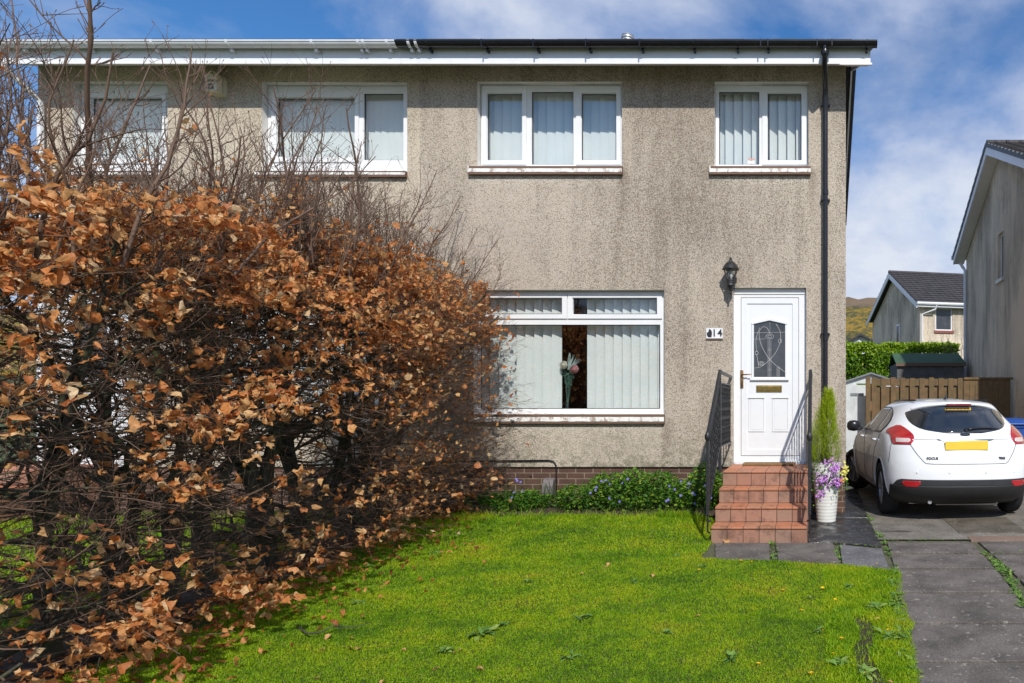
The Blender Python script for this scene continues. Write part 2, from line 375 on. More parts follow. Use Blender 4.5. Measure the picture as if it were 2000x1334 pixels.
def holed_plate(mb, x0, x1, z0, z1, holes, y, t, mi=0, mr=None):
    """A slab with rectangular openings: front face at y, back at y+t, and the reveals of each opening."""
    mr = mi if mr is None else mr
    xs = sorted(set([x0, x1]+[h[0] for h in holes]+[h[1] for h in holes])); zs = sorted(set([z0, z1]+[h[2] for h in holes]+[h[3] for h in holes]))
    xs = [x for x in xs if x0 <= x <= x1]; zs = [z for z in zs if z0 <= z <= z1]
    idx = {}
    def vid(x, yy, z):
        k = (round(x, 5), round(yy, 5), round(z, 5))
        if k not in idx: idx[k] = len(mb.v); mb.v.append((x, yy, z))
        return idx[k]
    def q(a, b, c, d, m): mb.f.append((vid(*a), vid(*b), vid(*c), vid(*d))); mb.m.append(m)
    for i in range(len(xs)-1):
        for j in range(len(zs)-1):
            xm = (xs[i]+xs[i+1])/2; zm = (zs[j]+zs[j+1])/2
            if any(h[0] < xm < h[1] and h[2] < zm < h[3] for h in holes): continue
            a, b, c, d = xs[i], xs[i+1], zs[j], zs[j+1]
            q((a, y, c), (b, y, c), (b, y, d), (a, y, d), mi)
            q((a, y+t, c), (a, y+t, d), (b, y+t, d), (b, y+t, c), mi)
    for (a, b, c, d, m) in [(h[0], h[1], h[2], h[3], mr) for h in holes]+[(x0, x1, z0, z1, mi)]:
        q((a, y, c), (a, y+t, c), (b, y+t, c), (b, y, c), m); q((a, y, d), (b, y, d), (b, y+t, d), (a, y+t, d), m)
        q((a, y, c), (a, y, d), (a, y+t, d), (a, y+t, c), m); q((b, y, c), (b, y+t, c), (b, y+t, d), (b, y, d), m)

def text_mesh(txt, size, depth, mat_, name, parent, loc, rot=(PI/2, 0, 0), bold=0.0, spacing=1.0, sx_=1.0):
    cu = bpy.data.curves.new(name, 'FONT'); cu.body = txt; cu.size = size; cu.extrude = depth; cu.align_x = 'CENTER'; cu.align_y = 'CENTER'
    cu.offset = bold; cu.space_character = spacing; cu.resolution_u = 3
    o = bpy.data.objects.new(name, cu); C.objects.link(o)
    bpy.context.view_layer.update()
    me = bpy.data.meshes.new_from_object(o.evaluated_get(bpy.context.evaluated_depsgraph_get()))
    bpy.data.objects.remove(o)
    Mx = Matrix.LocRotScale(Vector(loc), Matrix.Rotation(rot[2], 3, 'Z') @ Matrix.Rotation(rot[1], 3, 'Y') @ Matrix.Rotation(rot[0], 3, 'X'), Vector((sx_, 1, 1)))
    me.transform(Mx); me.materials.clear(); me.materials.append(mat_)
    o = bpy.data.objects.new(name, me); C.objects.link(o); o.parent = parent
    if parent is not None and parent.get('world'):
        o.matrix_parent_inverse = Matrix.LocRotScale(parent.location, parent.rotation_euler, None).inverted()
    return o
# ================================================================ THE SETTING
def smooth01(x):
    x = max(0.0, min(1.0, x)); return x*x*(3-2*x)
def ground_z(x, y):
    z = -0.03
    z += 0.34*smooth01((y-11.5)/3.0)
    if y > 17: z += (min(y, 40)-17)*0.12
    return z
def build_ground():
    ys = list(np.linspace(-300, -10, 12))+list(np.linspace(-8, 40, 49))+list(np.linspace(44, 160, 20))
    xs = list(np.linspace(-300, -40, 10))+list(np.linspace(-36, 36, 37))+list(np.linspace(40, 300, 10))
    mb = MB(); vs = [(x, y, ground_z(x, y)) for y in ys for x in xs]; n = len(xs)
    fs = [(j*n+i, j*n+i+1, (j+1)*n+i+1, (j+1)*n+i) for j in range(len(ys)-1) for i in range(n-1)]
    mb.add(vs, fs)
    m, t, b = base_mat('rough_ground')
    v = nd(t, 'ShaderNodeTexCoord').outputs['Object']
    c = rmp(t, noi(t, v, 1.5, 6, 0.7), [(0.3, (0.035, 0.05, 0.015)), (0.6, (0.06, 0.085, 0.02)), (0.8, (0.07, 0.055, 0.035))])
    t.links.new(c, b.inputs['Base Color']); b.inputs['Roughness'].default_value = 0.95
    o = mb.build('ground', m, None, True); tag(o, kind='structure')
build_ground()

# gorse hillside far behind the houses
def hill():
    m, t, b = base_mat('gorse_hillside')
    v = nd(t, 'ShaderNodeTexCoord').outputs['Object']
    n1_ = noi(t, v, 0.8, 9, 0.78); n2_ = noi(t, v, 0.09, 4, 0.6)
    s_ = mth(t, 'ADD', mth(t, 'MULTIPLY', n1_, 0.7), mth(t, 'MULTIPLY', n2_, 0.3))
    c = rmp(t, s_, [(0.36, (0.015, 0.025, 0.008)), (0.46, (0.05, 0.055, 0.012)), (0.52, (0.17, 0.12, 0.012)), (0.56, (0.34, 0.20, 0.012)), (0.62, (0.07, 0.065, 0.015))])
    g = nd(t, 'ShaderNodeSeparateXYZ'); t.links.new(v, g.inputs[0])
    c = mixc(t, rmp(t, mth(t, 'DIVIDE', mth(t, 'ADD', g.outputs[2], mth(t, 'MULTIPLY', n2_, 2.0)), 50.0), [(0.545, 0.0), (0.575, 0.85)]), c, (0.16, 0.11, 0.075))
    t.links.new(c, b.inputs['Base Color']); b.inputs['Roughness'].default_value = 0.95
    mb = MB(); nx, ny = 170, 60; vs = []
    for j in range(ny):
        y = 62+j*4.2
        for i in range(nx):
            x = -240+i*3.0
            u = max(0.0, min(1.0, (y-62)/140.0))**1.15
            ridge = 28.5+3.0*math.sin(x*0.021+1.2)+1.2*math.sin(x*0.09)
            z = 2.0+(ridge-2.0)*u - 0.004*max(0, y-205)**2
            z += 1.5*(noise.noise(Vector((x*0.16, y*0.16, 0)))+0.8*noise.noise(Vector((x*.5, y*.5, 3))))
            vs.append((x, y, z))
    fs = [(j*nx+i, j*nx+i+1, (j+1)*nx+i+1, (j+1)*nx+i) for j in range(ny-1) for i in range(nx-1)]
    mb.add(vs, fs); o = mb.build('hills', m, None, True); tag(o, kind='structure')
hill()

# lawn surface
def lawn_z(x, y):
    a = smooth01((y-6.3)/1.6)*smooth01((-1.05-x)/0.5)*0.10
    return a+0.012*noise.noise(Vector((x*1.3, y*1.3, 0)))+0.002
def lawn_right(y):      # right-hand edge of the lawn by depth
    j = 0.045*noise.noise(Vector((y*3.1, 0, 5)))+0.012*noise.noise(Vector((y*11, 0, 5)))
    if y < 3.4: return 0.47+j
    if y < 5.75: return 0.50+(y-3.4)*0.078+j
    if y < 6.02: return 0.66-(y-5.75)*1.7+j
    if y < 6.28: return 0.20-(y-6.02)*4.4+j
    return -1.09+j*0.3
def lawn_grid():
    mb = MB(); ys = np.arange(1.6, 8.45, 0.06); nx = 90
    vs = []
    for y in ys:
        xr = lawn_right(y)
        for i in range(nx):
            u = i/(nx-1); x = xr-(1-(u**0.5))*15.0 if False else xr-((1-u)**1.7)*15.0
            vs.append((x, y, lawn_z(x, y)))
    fs = [(j*nx+i, j*nx+i+1, (j+1)*nx+i+1, (j+1)*nx+i) for j in range(len(ys)-1) for i in range(nx-1)]
    mb.add(vs, fs)
    m, t, b = base_mat('lawn_turf')
    v = nd(t, 'ShaderNodeTexCoord').outputs['Object']
    c = rmp(t, noi(t, v, 2.2, 6, 0.7), [(0.3, (0.035, 0.075, 0.006)), (0.55, (0.075, 0.12, 0.008)), (0.75, (0.12, 0.14, 0.01))])
    c = mixc(t, rmp(t, noi(t, v, 40, 3, 0.7), [(0.42, 0.7), (0.6, 0.0)]), c, (0.02, 0.03, 0.006))
    # the bare rut by the edge of the lawn
    sp = nd(t, 'ShaderNodeSeparateXYZ'); t.links.new(v, sp.inputs[0])
    rut = mth(t, 'ABSOLUTE', mth(t, 'SUBTRACT', sp.outputs[0], mth(t, 'ADD', 0.285, mth(t, 'MULTIPLY', mth(t, 'SUBTRACT', sp.outputs[1], 3.5), -0.0))))
    rf = mth(t, 'MULTIPLY', rmp(t, mth(t, 'ADD', rut, mth(t, 'MULTIPLY', noi(t, v, 20, 3), 0.06)), [(0.055, 1.0), (0.105, 0.0)]), rmp(t, mth(t, 'DIVIDE', sp.outputs[1], 10.0), [(0.44, 1.0), (0.50, 0.0)]))
    c = mixc(t, rf, c, (0.055, 0.035, 0.02))
    t.links.new(c, b.inputs['Base Color']); b.inputs['Roughness'].default_value = 0.95
    bn = nd(t, 'ShaderNodeBump'); bn.inputs['Strength'].default_value = 1.0; bn.inputs['Distance'].default_value = 0.02
    t.links.new(noi(t, v, 70, 4, 0.7), bn.inputs['Height']); t.links.new(bn.outputs[0], b.inputs['Normal'])
    o = mb.build('lawn', m, None, True); tag(o, kind='structure')
lawn_grid()

# soil of the border and under the hedge
mb = MB(); 
vs = []; N = 60
for j in range(8):
    for i in range(N):
        x = -5.3+i*(4.2/(N-1)); y = 8.02+j*0.125+0.05*noise.noise(Vector((x*3, 0, 1)))*(1 if j == 0 else 0)
        vs.append((x, y, 0.105+0.05*(j/7)+0.03*noise.noise(Vector((x*6, y*6, 2)))))
mb.add(vs, [(j*N+i, j*N+i+1, (j+1)*N+i+1, (j+1)*N+i) for j in range(7) for i in range(N-1)])
tag(mb.build('border_soil', M_soil, None, True), kind='structure')
mb = MB(); vs = []; N = 24; Mm = 60
for j in range(Mm):
    y = 1.6+j*(8.7-1.6)/(Mm-1)
    for i in range(N):
        xc = -4.2-.2*(min(y, 8)-3.6); x = xc+(i/(N-1)-.5)*(.55+.3*noise.noise(Vector((y*2, i//12, 0))))
        e = abs(i/(N-1)-.5)*2
        vs.append((x, y, lawn_z(x, y)+0.012+0.03*(1-e*e)+0.015*noise.noise(Vector((x*8, y*8, 0)))))
mb.add(vs, [(j*N+i, j*N+i+1, (j+1)*N+i+1, (j+1)*N+i) for j in range(Mm-1) for i in range(N-1)])
tag(mb.build('hedge_soil', M_soil, None, True), kind='structure')

# driveway and paths
def gpoly(mb, pts, z, t=0.04, mi=0):
    n = len(pts); vs = [(PX(px, GY(py, z)), GY(py, z), z) for px, py in pts]+[(PX(px, GY(py, z)), GY(py, z), z-t) for px, py in pts]
    mb.add(vs, [tuple(range(n)), tuple(range(2*n-1, n-1, -1))]+[(i, n+i, n+(i+1) % n, (i+1) % n) for i in range(n)], mi)
mb = MB()
N = 40
vs = []
for j in range(N):
    y = 7.16+j*(17.0-7.16)/(N-1)
    for x in (0.36, 1.5, 3.0, 6.0): vs.append((x, y, max(0.0, ground_z(x, y)+0.034)))
mb.add(vs, [(j*4+i, j*4+i+1, (j+1)*4+i+1, (j+1)*4+i) for j in range(N-1) for i in range(3)])
tag(mb.build('driveway', M_conc, None, True), kind='structure')

mb = MB(); N = 30; vs = []
for j in range(N):
    y = 2.2+j*(7.15-2.2)/(N-1)
    for x in (lawn_right(y)-.02 if y < 6.0 else -1.12, 2.0, 6.0): vs.append((x, y, -0.008))
mb.add(vs, [(j*3+i, j*3+i+1, (j+1)*3+i+1, (j+1)*3+i) for j in range(N-1) for i in range(2)])
tag(mb.build('path_bed', plain('mossy_joint_soil', (.085, .085, .045), .95, var=.5, scale=25, bump=.6), None, True), kind='structure')
mb = MB(); mb.box(-1.12, .6, 7.15, 8.9, -.02, -.004); tag(mb.build('step_bed', plain('dark_gravel', (.05, .045, .04), .95, var=.5, scale=40, bump=.8)), kind='structure')
def slabset(name, mat_, polys, z=0.012, dz=0.0):
    mb = MB()
    for k, p in enumerate(polys):
        gpoly(mb, p, z+random.uniform(-1, 1)*dz)
    o = mb.build(name, mat_); tag(o, kind='structure')
    md = o.modifiers.new('b', 'BEVEL'); md.width = 0.006; md.segments = 2; md.limit_method = 'ANGLE'
    return o
# main strip of slabs up the drive, rows read from the photograph's ground lines
L = lambda y: 1733+(y-1057)*(-0.0) if y < 1057 else (np.interp(y, [1057, 1110, 1160, 1334, 1700], [1732, 1748, 1751, 1789, 1880]))
R = lambda y: float(np.interp(y, [1055, 1110, 1147, 1220, 1334, 1700], [1894, 1944, 1975, 2022, 2105, 2380]))
rows = [1057, 1080, 1110, 1157, 1217, 1292, 1400, 1570]
g = 2.1
slabset('driveway_slabs', M_slab, [[(L(a+g), a+g), (L(b-g), b-g), (R(b-g), b-g), (R(a+g), a+g)] for a, b in zip(rows, rows[1:])], 0.014, 0.003)
R2 = lambda y: R(y)+14+(y-1055)*0.22
slabset('right_slabs', M_slab, [[(R2(a+g), a+g), (R2(b-g), b-g), (R2(b-g)+(b-1055)*0.5+260, b-g), (R2(a+g)+(a-1055)*0.5+240, a+g)] for a, b in zip([1055, 1081, 1128, 1190, 1280, 1420], [1081, 1128, 1190, 1280, 1420, 1600])], 0.012, 0.003)
slabset('step_slabs', M_slab, [[(1397, 1060), (1397, 1089), (1503, 1094), (1503, 1060)], [(1514, 1060), (1520, 1094), (1640, 1097), (1626, 1060)]], 0.016, 0.002)
slabset('grey_slab', M_slabg, [[(1640, 1063), (1645, 1099), (1738, 1112), (1722, 1072)]], 0.018)
slabset('wet_slabs', M_slabw, [[(1584, 1012), (1579, 1059), (1626, 1059), (1722, 1066), (1697, 1012)], [(1583, 950), (1583, 1010), (1697, 1010), (1672, 950)]], 0.014)
slabset('cover_slabs', M_cover, [[(1838, 1010), (1874, 1041), (2010, 1040), (1965, 1010)]], 0.012)
slabset('cover_frame', M_conc, [[(1830, 1008), (1873, 1046), (2030, 1045), (1975, 1006)]], 0.006)
slabset('pink_slab', M_pink, [[(1889, 1047), (1897, 1056), (2040, 1056), (2030, 1046)]], 0.011)

# ================================================================ THE HOUSES
WY = 8.90                    # face of the walls
XP = PX(820, WY)             # party line
XR = 0.38; XL = -10.15
def ox(px): return PX(px, WY)
def oz(py): return PZ(py, WY)
ZT = 5.95; ZB = 0.607

def window(house, o, panes, sashes=(), sill=True, blind=True, slat=0.118, gap=None, sillz=None, lam=None, slant=0.55):
    """o = opening (px0, px1, py0, py1); panes and sashes in pixels of the frame plane."""
    x0, x1, z1, z0 = ox(o[0]), ox(o[1]), oz(o[2]), oz(o[3])
    fy = WY+0.095; mb = MB()
    fx = lambda p: PX(p, fy); fz = lambda p: PZ(p, fy)
    hol = [(fx(p[0]), fx(p[1]), fz(p[3]), fz(p[2])) for p in panes]
    holed_plate(mb, x0+.003, x1-.003, z0+.002, z1-.003, hol, fy, 0.06)
    for s in sashes:                         # opening lights stand proud of the frame
        a, b, c, d = fx(s[0]), fx(s[1]), fz(s[3]), fz(s[2])
        inner = [h for h in hol if a < (h[0]+h[1])/2 < b and c < (h[2]+h[3])/2 < d][0]
        e = 0.004
        holed_plate(mb, a, b, c, d, [(inner[0]-e, inner[1]+e, inner[2]-e, inner[3]+e)], fy-0.018, 0.0175)
    fr = mb.build('window', M_upvc, house)
    md = fr.modifiers.new('b', 'BEVEL'); md.width = 0.004; md.segments = 2; md.limit_method = 'ANGLE'
    for h in hol:
        g_ = MB(); g_.box(h[0]-.004, h[1]+.004, fy+.028, fy+.034, h[2]-.004, h[3]+.004)
        g_.build('pane', M_glass, fr, fix=True)
        k = MB(); w = .009
        holed_plate(k, h[0]-.002, h[1]+.002, h[2]-.002, h[3]+.002, [(h[0]+w, h[1]-w, h[2]+w, h[3]-w)], fy+.018, .008)
        k.build('gasket', M_black, fr)
    if blind:
        mb = MB(); by = fy+0.15
        xa, xb = x0+.05, x1-.05; n = int((xb-xa)/slat)
        for i in range(n+1):
            xm = xa+i*slat
            if gap and fx(gap[0])-.02 < xm+slat*.4 < fx(gap[1])+.0: continue
            a = slant+random.uniform(-.10, .10); w = .127/2
            dx, dy = w*math.cos(a), w*math.sin(a)
            zt = z1-.035; zb_ = z0+.03; nseg = 6
            vs = []
            for z in (zt, zb_):
                for k in range(nseg+1):
                    u = k/nseg*2-1; bow = 0.006*(1-u*u)
                    vs.append((xm+dx*u+bow*math.sin(a), by+dy*u-bow*math.cos(a), z))
            for z in (zt, zb_):
                for k in range(nseg+1):
                    u = k/nseg*2-1; bow = 0.006*(1-u*u)
                    vs.append((xm+dx*u+bow*math.sin(a)-.0006*math.sin(a), by+dy*u-bow*math.cos(a)+.0008, z))
            m_ = nseg+1
            fs = [(k, k+1, m_+k+1, m_+k) for k in range(nseg)]+[(2*m_+k, 3*m_+k, 3*m_+k+1, 2*m_+k+1) for k in range(nseg)]
            mb.add(vs, fs)
        mb.box(x0+.02, x1-.02, by-.02, by+.02, z1-.04, z1-.005)
        mb.build('blind', M_blind, fr, fix=False)
    if sill:
        sx0, sx1, sy0, sy1 = sill
        mb = MB(); N_ = 60; xa, xb = ox(sx0), ox(sx1); zt = oz(sy0)+0.0; zb_ = PZ(sy1, WY-.05)
        # painted sill with a ragged lower edge where the paint has flaked
        vs = []
        for i in range(N_+1):
            x = xa+(xb-xa)*i/N_; r = 0.006*noise.noise(Vector((x*9, 3, 0)))+0.004*noise.noise(Vector((x*31, 3, 0)))
            vs += [(x, WY-.055, zb_+r), (x, WY-.05, zt-.004), (x, fy+.002, zt+.006)]
        fs = []
        for i in range(N_): fs += [(i*3, (i+1)*3, (i+1)*3+1, i*3+1), (i*3+1, (i+1)*3+1, (i+1)*3+2, i*3+2)]
        mb.add(vs, fs)
        mb.box(xa, xb, WY-.052, fy+.001, zb_-.028, zt-.006, 1)
        mb.box(xa-.001, xa+.012, WY-.054, WY-.002, zb_-.002, zt-.004)
        mb.build('window_sill', [M_sill, M_sillu], fr)
    return fr

def front_opening_list(l): return [(ox(a), ox(b), oz(d), oz(c)) for a, b, c, d in l]

# --- right-hand house
H = wthing('semi_detached_house', (-2.4, WY, 0), 'right half of the pebbledashed pair, with black gutter and white door up red steps', 'house')
O3 = (932.5, 1215, 159.5, 328); O4 = (1395.6, 1579, 159.5, 328); OG = (925, 1297.6, 566, 810); OD = (1432, 1574.5, 562, 912)
mb = MB()
holed_plate(mb, XP+.001, XR, ZB, ZT, front_opening_list([O3, O4, OG, OD]), WY, 0.28, 0, 1)
mb.build('wall', [M_render, M_reveal], H)
YB = 16.6
mb = MB()   # gable wall, back wall
RY = 12.75; RZ = 7.86
mb.prismx([(WY+.281, ZB), (YB, ZB), (YB, ZT-.05), (RY, RZ-.12), (WY+.281, ZT-.05)], XR-.28, XR)
mb.prismx([(WY+.281, ZB), (YB, ZB), (YB, ZT-.05), (RY, RZ-.12), (WY+.281, ZT-.05)], XP-.1, XP+.1)
mb.box(XP+.101, XR-.281, YB-.25, YB, ZB, ZT-.06)
mb.build('side_wall', M_render, H)
mb = MB()
dx0, dx1 = ox(OD[0]), ox(OD[1])
mb.box(XP+.001, XR-.012, WY+.03, WY+.27, -.2, ZB-.001); mb.box(XR-.27, XR-.012, WY+.271, YB, -.2, ZB-.001)
mb.build('brick_base', M_brick, H)
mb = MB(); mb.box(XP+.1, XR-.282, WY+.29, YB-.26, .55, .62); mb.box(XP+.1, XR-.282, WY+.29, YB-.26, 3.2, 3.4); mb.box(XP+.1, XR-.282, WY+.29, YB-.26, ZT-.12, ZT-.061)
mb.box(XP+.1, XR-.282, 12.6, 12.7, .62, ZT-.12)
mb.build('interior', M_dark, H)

window(H, O3, [(952, 1020, 183, 313), (1038.5, 1120, 179, 321.6), (1136, 1203.6, 183, 313)], [(942, 1029, 170, 322), (1126, 1213, 170, 322)], (917.5, 1217, 326, 336), slant=0.22)
window(H, O4, [(1404.5, 1483, 179, 321.6), (1499.5, 1565, 183, 313)], [(1489, 1576, 170, 322)], (1387, 1583.6, 326, 336), slant=0.55)
window(H, OG, [(944, 1097.8, 582.5, 613.8), (1119.4, 1283, 582.5, 613.8), (938, 1289.5, 634, 798.5)], [(934, 1108.4, 573.5, 622.5), (1109.8, 1293.5, 573.5, 622.5)], (921, 1298.5, 808, 823), gap=(1096, 1139), slant=0.42)

# eaves: fascia, soffit strip, roof, gutter with brackets, downpipe
FY = 8.50
def eaves(house, xa, xb, gm, side, fascia_end):
    mb = MB(); zb = PZ(123, FY)
    mb.box(xa, fascia_end, FY, FY+.02, zb, 5.92, 0, 0.0)
    o = mb.build('fascia', M_fascia, house)
    mb = MB(); mb.prismx([(FY-.004, zb-.012), (FY-.004, zb-.001), (WY+.1, PZ(128, WY)+.012+.038), (WY+.1, PZ(128, WY)+.038)], xa, fascia_end-.002)
    mb.build('soffit', M_soffit, house)
    # roof
    sl = (RZ-5.93)/(RY-8.40)
    mb = MB(); rx0, rx1 = (xa, xb+.0)
    n = 12
    pr = [(8.42, 5.86), (8.42, 5.895)]
    for i in range(1, n+1):
        y = 8.42+(RY-8.42)*i/n; z = 5.88+(y-8.42)*sl
        pr += [(y-.005, z-0.0), (y, z+.015 if i < n else z)]
    pr += [(2*RY-8.38, 5.955), (2*RY-8.38, 5.90), (RY, RZ-.10)]
    mb.prismx(pr, rx0, rx1)
    o = mb.build('roof', M_roof, house)
    mb = MB()
    for i in range(int((rx1-rx0)/.33)):
        x = rx0+i*.33; z_ = 5.897+.004*random.random(); mb.prismx([(8.385, z_), (8.385, z_+.012), (8.62, z_+.115), (8.62, z_+.10)], x+.004, x+.325)
    mb.build('eaves_tile', M_roof, o)
    # gutter: half round trough
    gy, gz, r = 8.425, 5.885, .062
    mb = MB(); sec = [(gy+r*math.cos(t), gz+r*math.sin(t)) for t in np.linspace(PI, 2*PI, 13)]
    sec += [(gy+.92*r*math.cos(t), gz+.92*r*math.sin(t)) for t in np.linspace(2*PI, PI, 13)]
    mb.prismx(sec, xa, xb)
    mb.box(xa, xb, gy-r-.006, gy-r+.002, gz-.012, gz+.004)
    mb.prismx([(gy+r*math.cos(t), gz+r*math.sin(t)) for t in np.linspace(PI, 2*PI, 13)], side-.006 if side > xa else side-.006, side+.006)
    gt = mb.build('gutter', gm, house, 'auto')
    return gt, gy, gz, r
def brackets(gt, gm, xs, gy, gz, r, wide=()):
    for x in xs:
        mb = MB(); w = .016
        rr = r+.006
        sec = [(gy+rr*math.cos(t), gz+rr*math.sin(t)) for t in np.linspace(PI-.1, 2*PI-.25, 12)]
        sec += [(gy+(rr-.006)*math.cos(t), gz+(rr-.006)*math.sin(t)) for t in np.linspace(2*PI-.25, PI-.1, 12)]
        mb.prismx(sec, x-w, x+w)
        mb.box(x-w*.8, x+w*.8, gy+.01, FY-.001, gz-r-.035, gz-r-.003)
        mb.build('bracket', gm, gt)
gx0 = PX(818, 8.42); 
gt, gy, gz, r = eaves(H, XP+.001, PX(1713, 8.42), M_black, PX(1712, 8.42), PX(1700, 8.5))
brackets(gt, M_black, [PX(p, 8.40) for p in (836, 948, 1048, 1150, 1253, 1355, 1440, 1500, 1693)], gy, gz, r)
mb = MB()
for p in (942, 1043, 1145, 1250, 1486, 1500, 1596, 1625):
    x = PX(p, 8.38); mb = MB(); mb.box(x-.006, x+.006, gy-r-.012, gy-r+.004, gz-.07, gz+.012); mb.build('union_clip', M_black, gt)
# verge board on the gable
xv = PX(1700, 8.5)
mb = MB(); sl = (RZ-5.93)/(RY-8.40)
mb.prismx([(8.52, 5.70), (8.52, 5.90), (RY, RZ-.02), (17.0, 5.86), (17.0, 5.66), (RY, RZ-.22)], xv-.03, xv-.002)
mb.build('bargeboard', M_fascia, H)
mb = MB(); mb.prismx([(8.42, 5.86), (8.42, 5.89), (RY, RZ+.0), (17.1, 5.92), (17.1, 5.86), (RY, RZ-.05)], xv+.001, xv+.045)
mb.build('verge_trim', M_black, H)
mb = MB()
mb.box(PX(1640, 8.5), PX(1703, 8.5), FY-.03, FY-.008, PZ(128.5, FY), PZ(124.5, FY)); mb.build('cable_trunking', M_soffit, H)

# downpipe
dpx = PX(1612, 8.82); mb = MB(); rp = .034
zb_ = PZ(185, 8.8)
pts = [(PX(1611, 8.42), 8.42, 5.84), (PX(1611, 8.42), 8.42, 5.74), (PX(1610.5, 8.5), 8.47, 5.66), (dpx, 8.78, PZ(200, 8.8)+.18), (dpx, 8.83, PZ(200, 8.8)+.02), (dpx, 8.84, PZ(200, 8.8)-.1)]
mb.tube(pts, rp*1.02, 14); mb.tube([(dpx, 8.84, PZ(188, 8.84)), (dpx, 8.84, .10)], rp, 14)
for p in (188, 370, 655): mb.tube([(dpx, 8.84, PZ(p, 8.84)), (dpx, 8.84, PZ(p, 8.84)-.07)], rp+.006, 14)
mb.lathe([(rp+.012, 0), (rp+.016, .02), (rp+.012, .05), (rp, .06)], (PX(1611, 8.42), 8.42, 5.735), 14)
dp = mb.build('downpipe', M_black, H, 'auto')
for p in (204, 390, 652, 900):
    mb = MB(); z = PZ(p, 8.84); mb.box(dpx-.06, dpx+.06, 8.855, WY-.001, z-.012, z+.012); mb.tube([(dpx, 8.84, z-.012), (dpx, 8.84, z+.012)], rp+.005, 14)
    mb.build('pipe_clip', M_black, dp)

# roof vent behind the eaves line
vy = 10.2; vz = PZ(80, vy); vx = PX(1226, vy)
V_ = wthing('roof_vent', (vx, vy, 6.6), 'small ribbed silver flue vent peeping over the black gutter', 'vent')
mb = MB(); mb.lathe([(.06, -.4), (.06, .02), (.088, .025), (.088, .04), (.075, .045), (.075, .06), (.092, .065), (.092, .08), (.075, .085), (.075, .10), (.088, .105), (.06, .125)], (vx, vy, vz-.03), 20)
mb.build('flue', M_steel, V_, 'auto')

# --- left-hand house
H2 = wthing('semi_detached_house', (-7.6, WY, 0), 'left half of the pebbledashed semi behind the beech hedge, with the white gutter', 'house')
O2 = (512, 795.3, 161, 337); O1 = (143, 327, 159.5, 337); OG2 = (420, 792, 566, 812); OD2 = (108, 250, 562, 912)
mb = MB()
holed_plate(mb, XL, XP-.001, ZB, ZT, front_opening_list([O2, O1, OG2, OD2]), WY, 0.28, 0, 1)
mb.build('wall', [M_render_l, M_reveal], H2)
mb = MB()
mb.prismx([(WY+.281, ZB), (YB, ZB), (YB, ZT-.05), (RY, RZ-.12), (WY+.281, ZT-.05)], XL, XL+.28)
mb.box(XL+.281, XP-.101, YB-.25, YB, ZB, ZT-.06)
mb.build('side_wall', M_render_l, H2)
mb = MB(); mb.box(XL+.012, XP-.001, WY+.03, WY+.27, -.2, ZB-.001); mb.box(XL+.012, XL+.27, WY+.271, YB, -.2, ZB-.001)
mb.build('brick_base', M_brick, H2)
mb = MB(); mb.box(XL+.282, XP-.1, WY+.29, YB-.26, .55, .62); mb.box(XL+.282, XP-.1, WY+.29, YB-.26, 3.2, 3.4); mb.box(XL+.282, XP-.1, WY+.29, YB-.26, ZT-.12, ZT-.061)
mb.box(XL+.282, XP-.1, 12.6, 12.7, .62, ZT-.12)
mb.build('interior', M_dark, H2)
window(H2, O2, [(542, 693.6, 191.7, 306.4), (710.7, 788, 182.7, 312.7)], [(532, 702, 182, 317)], (503, 796, 335.5, 341), slat=.089, slant=.2)
window(H2, O1, [(181, 318, 192, 309)], [(168, 326, 180, 320)], (138, 330, 335.5, 341), slat=.089, slant=.1)
window(H2, OG2, [(440, 596, 582.5, 613.8), (616, 780, 582.5, 613.8), (436, 784, 634, 798.5)], [(430, 605, 573.5, 622.5), (607, 789, 573.5, 622.5)], (417, 794, 810, 824), slant=.5)
gt, gy, gz, r = eaves(H2, PX(-14, 8.42), XP-.001, M_gutw, PX(-13, 8.42), XP-.001)
brackets(gt, M_gutw, [PX(p, 8.40) for p in (40, 170, 300, 446, 612, 702, 712, 758, 800, 814)], gy, gz, r)
mb = MB(); x = XL+.1
mb.tube([(x-.12, 8.42, 5.84), (x-.12, 8.45, 5.7), (x-.02, 8.75, 5.42), (x, 8.84, 5.35), (x, 8.84, .1)], .034, 12)
mb.build('downpipe', M_gutw, H2, 'auto')
mb = MB(); xv = PX(-10, 8.5)
mb.prismx([(8.52, 5.70), (8.52, 5.90), (RY, RZ-.02), (17.0, 5.86), (17.0, 5.66), (RY, RZ-.22)], xv, xv+.03)
mb.build('bargeboard', M_fascia, H2)

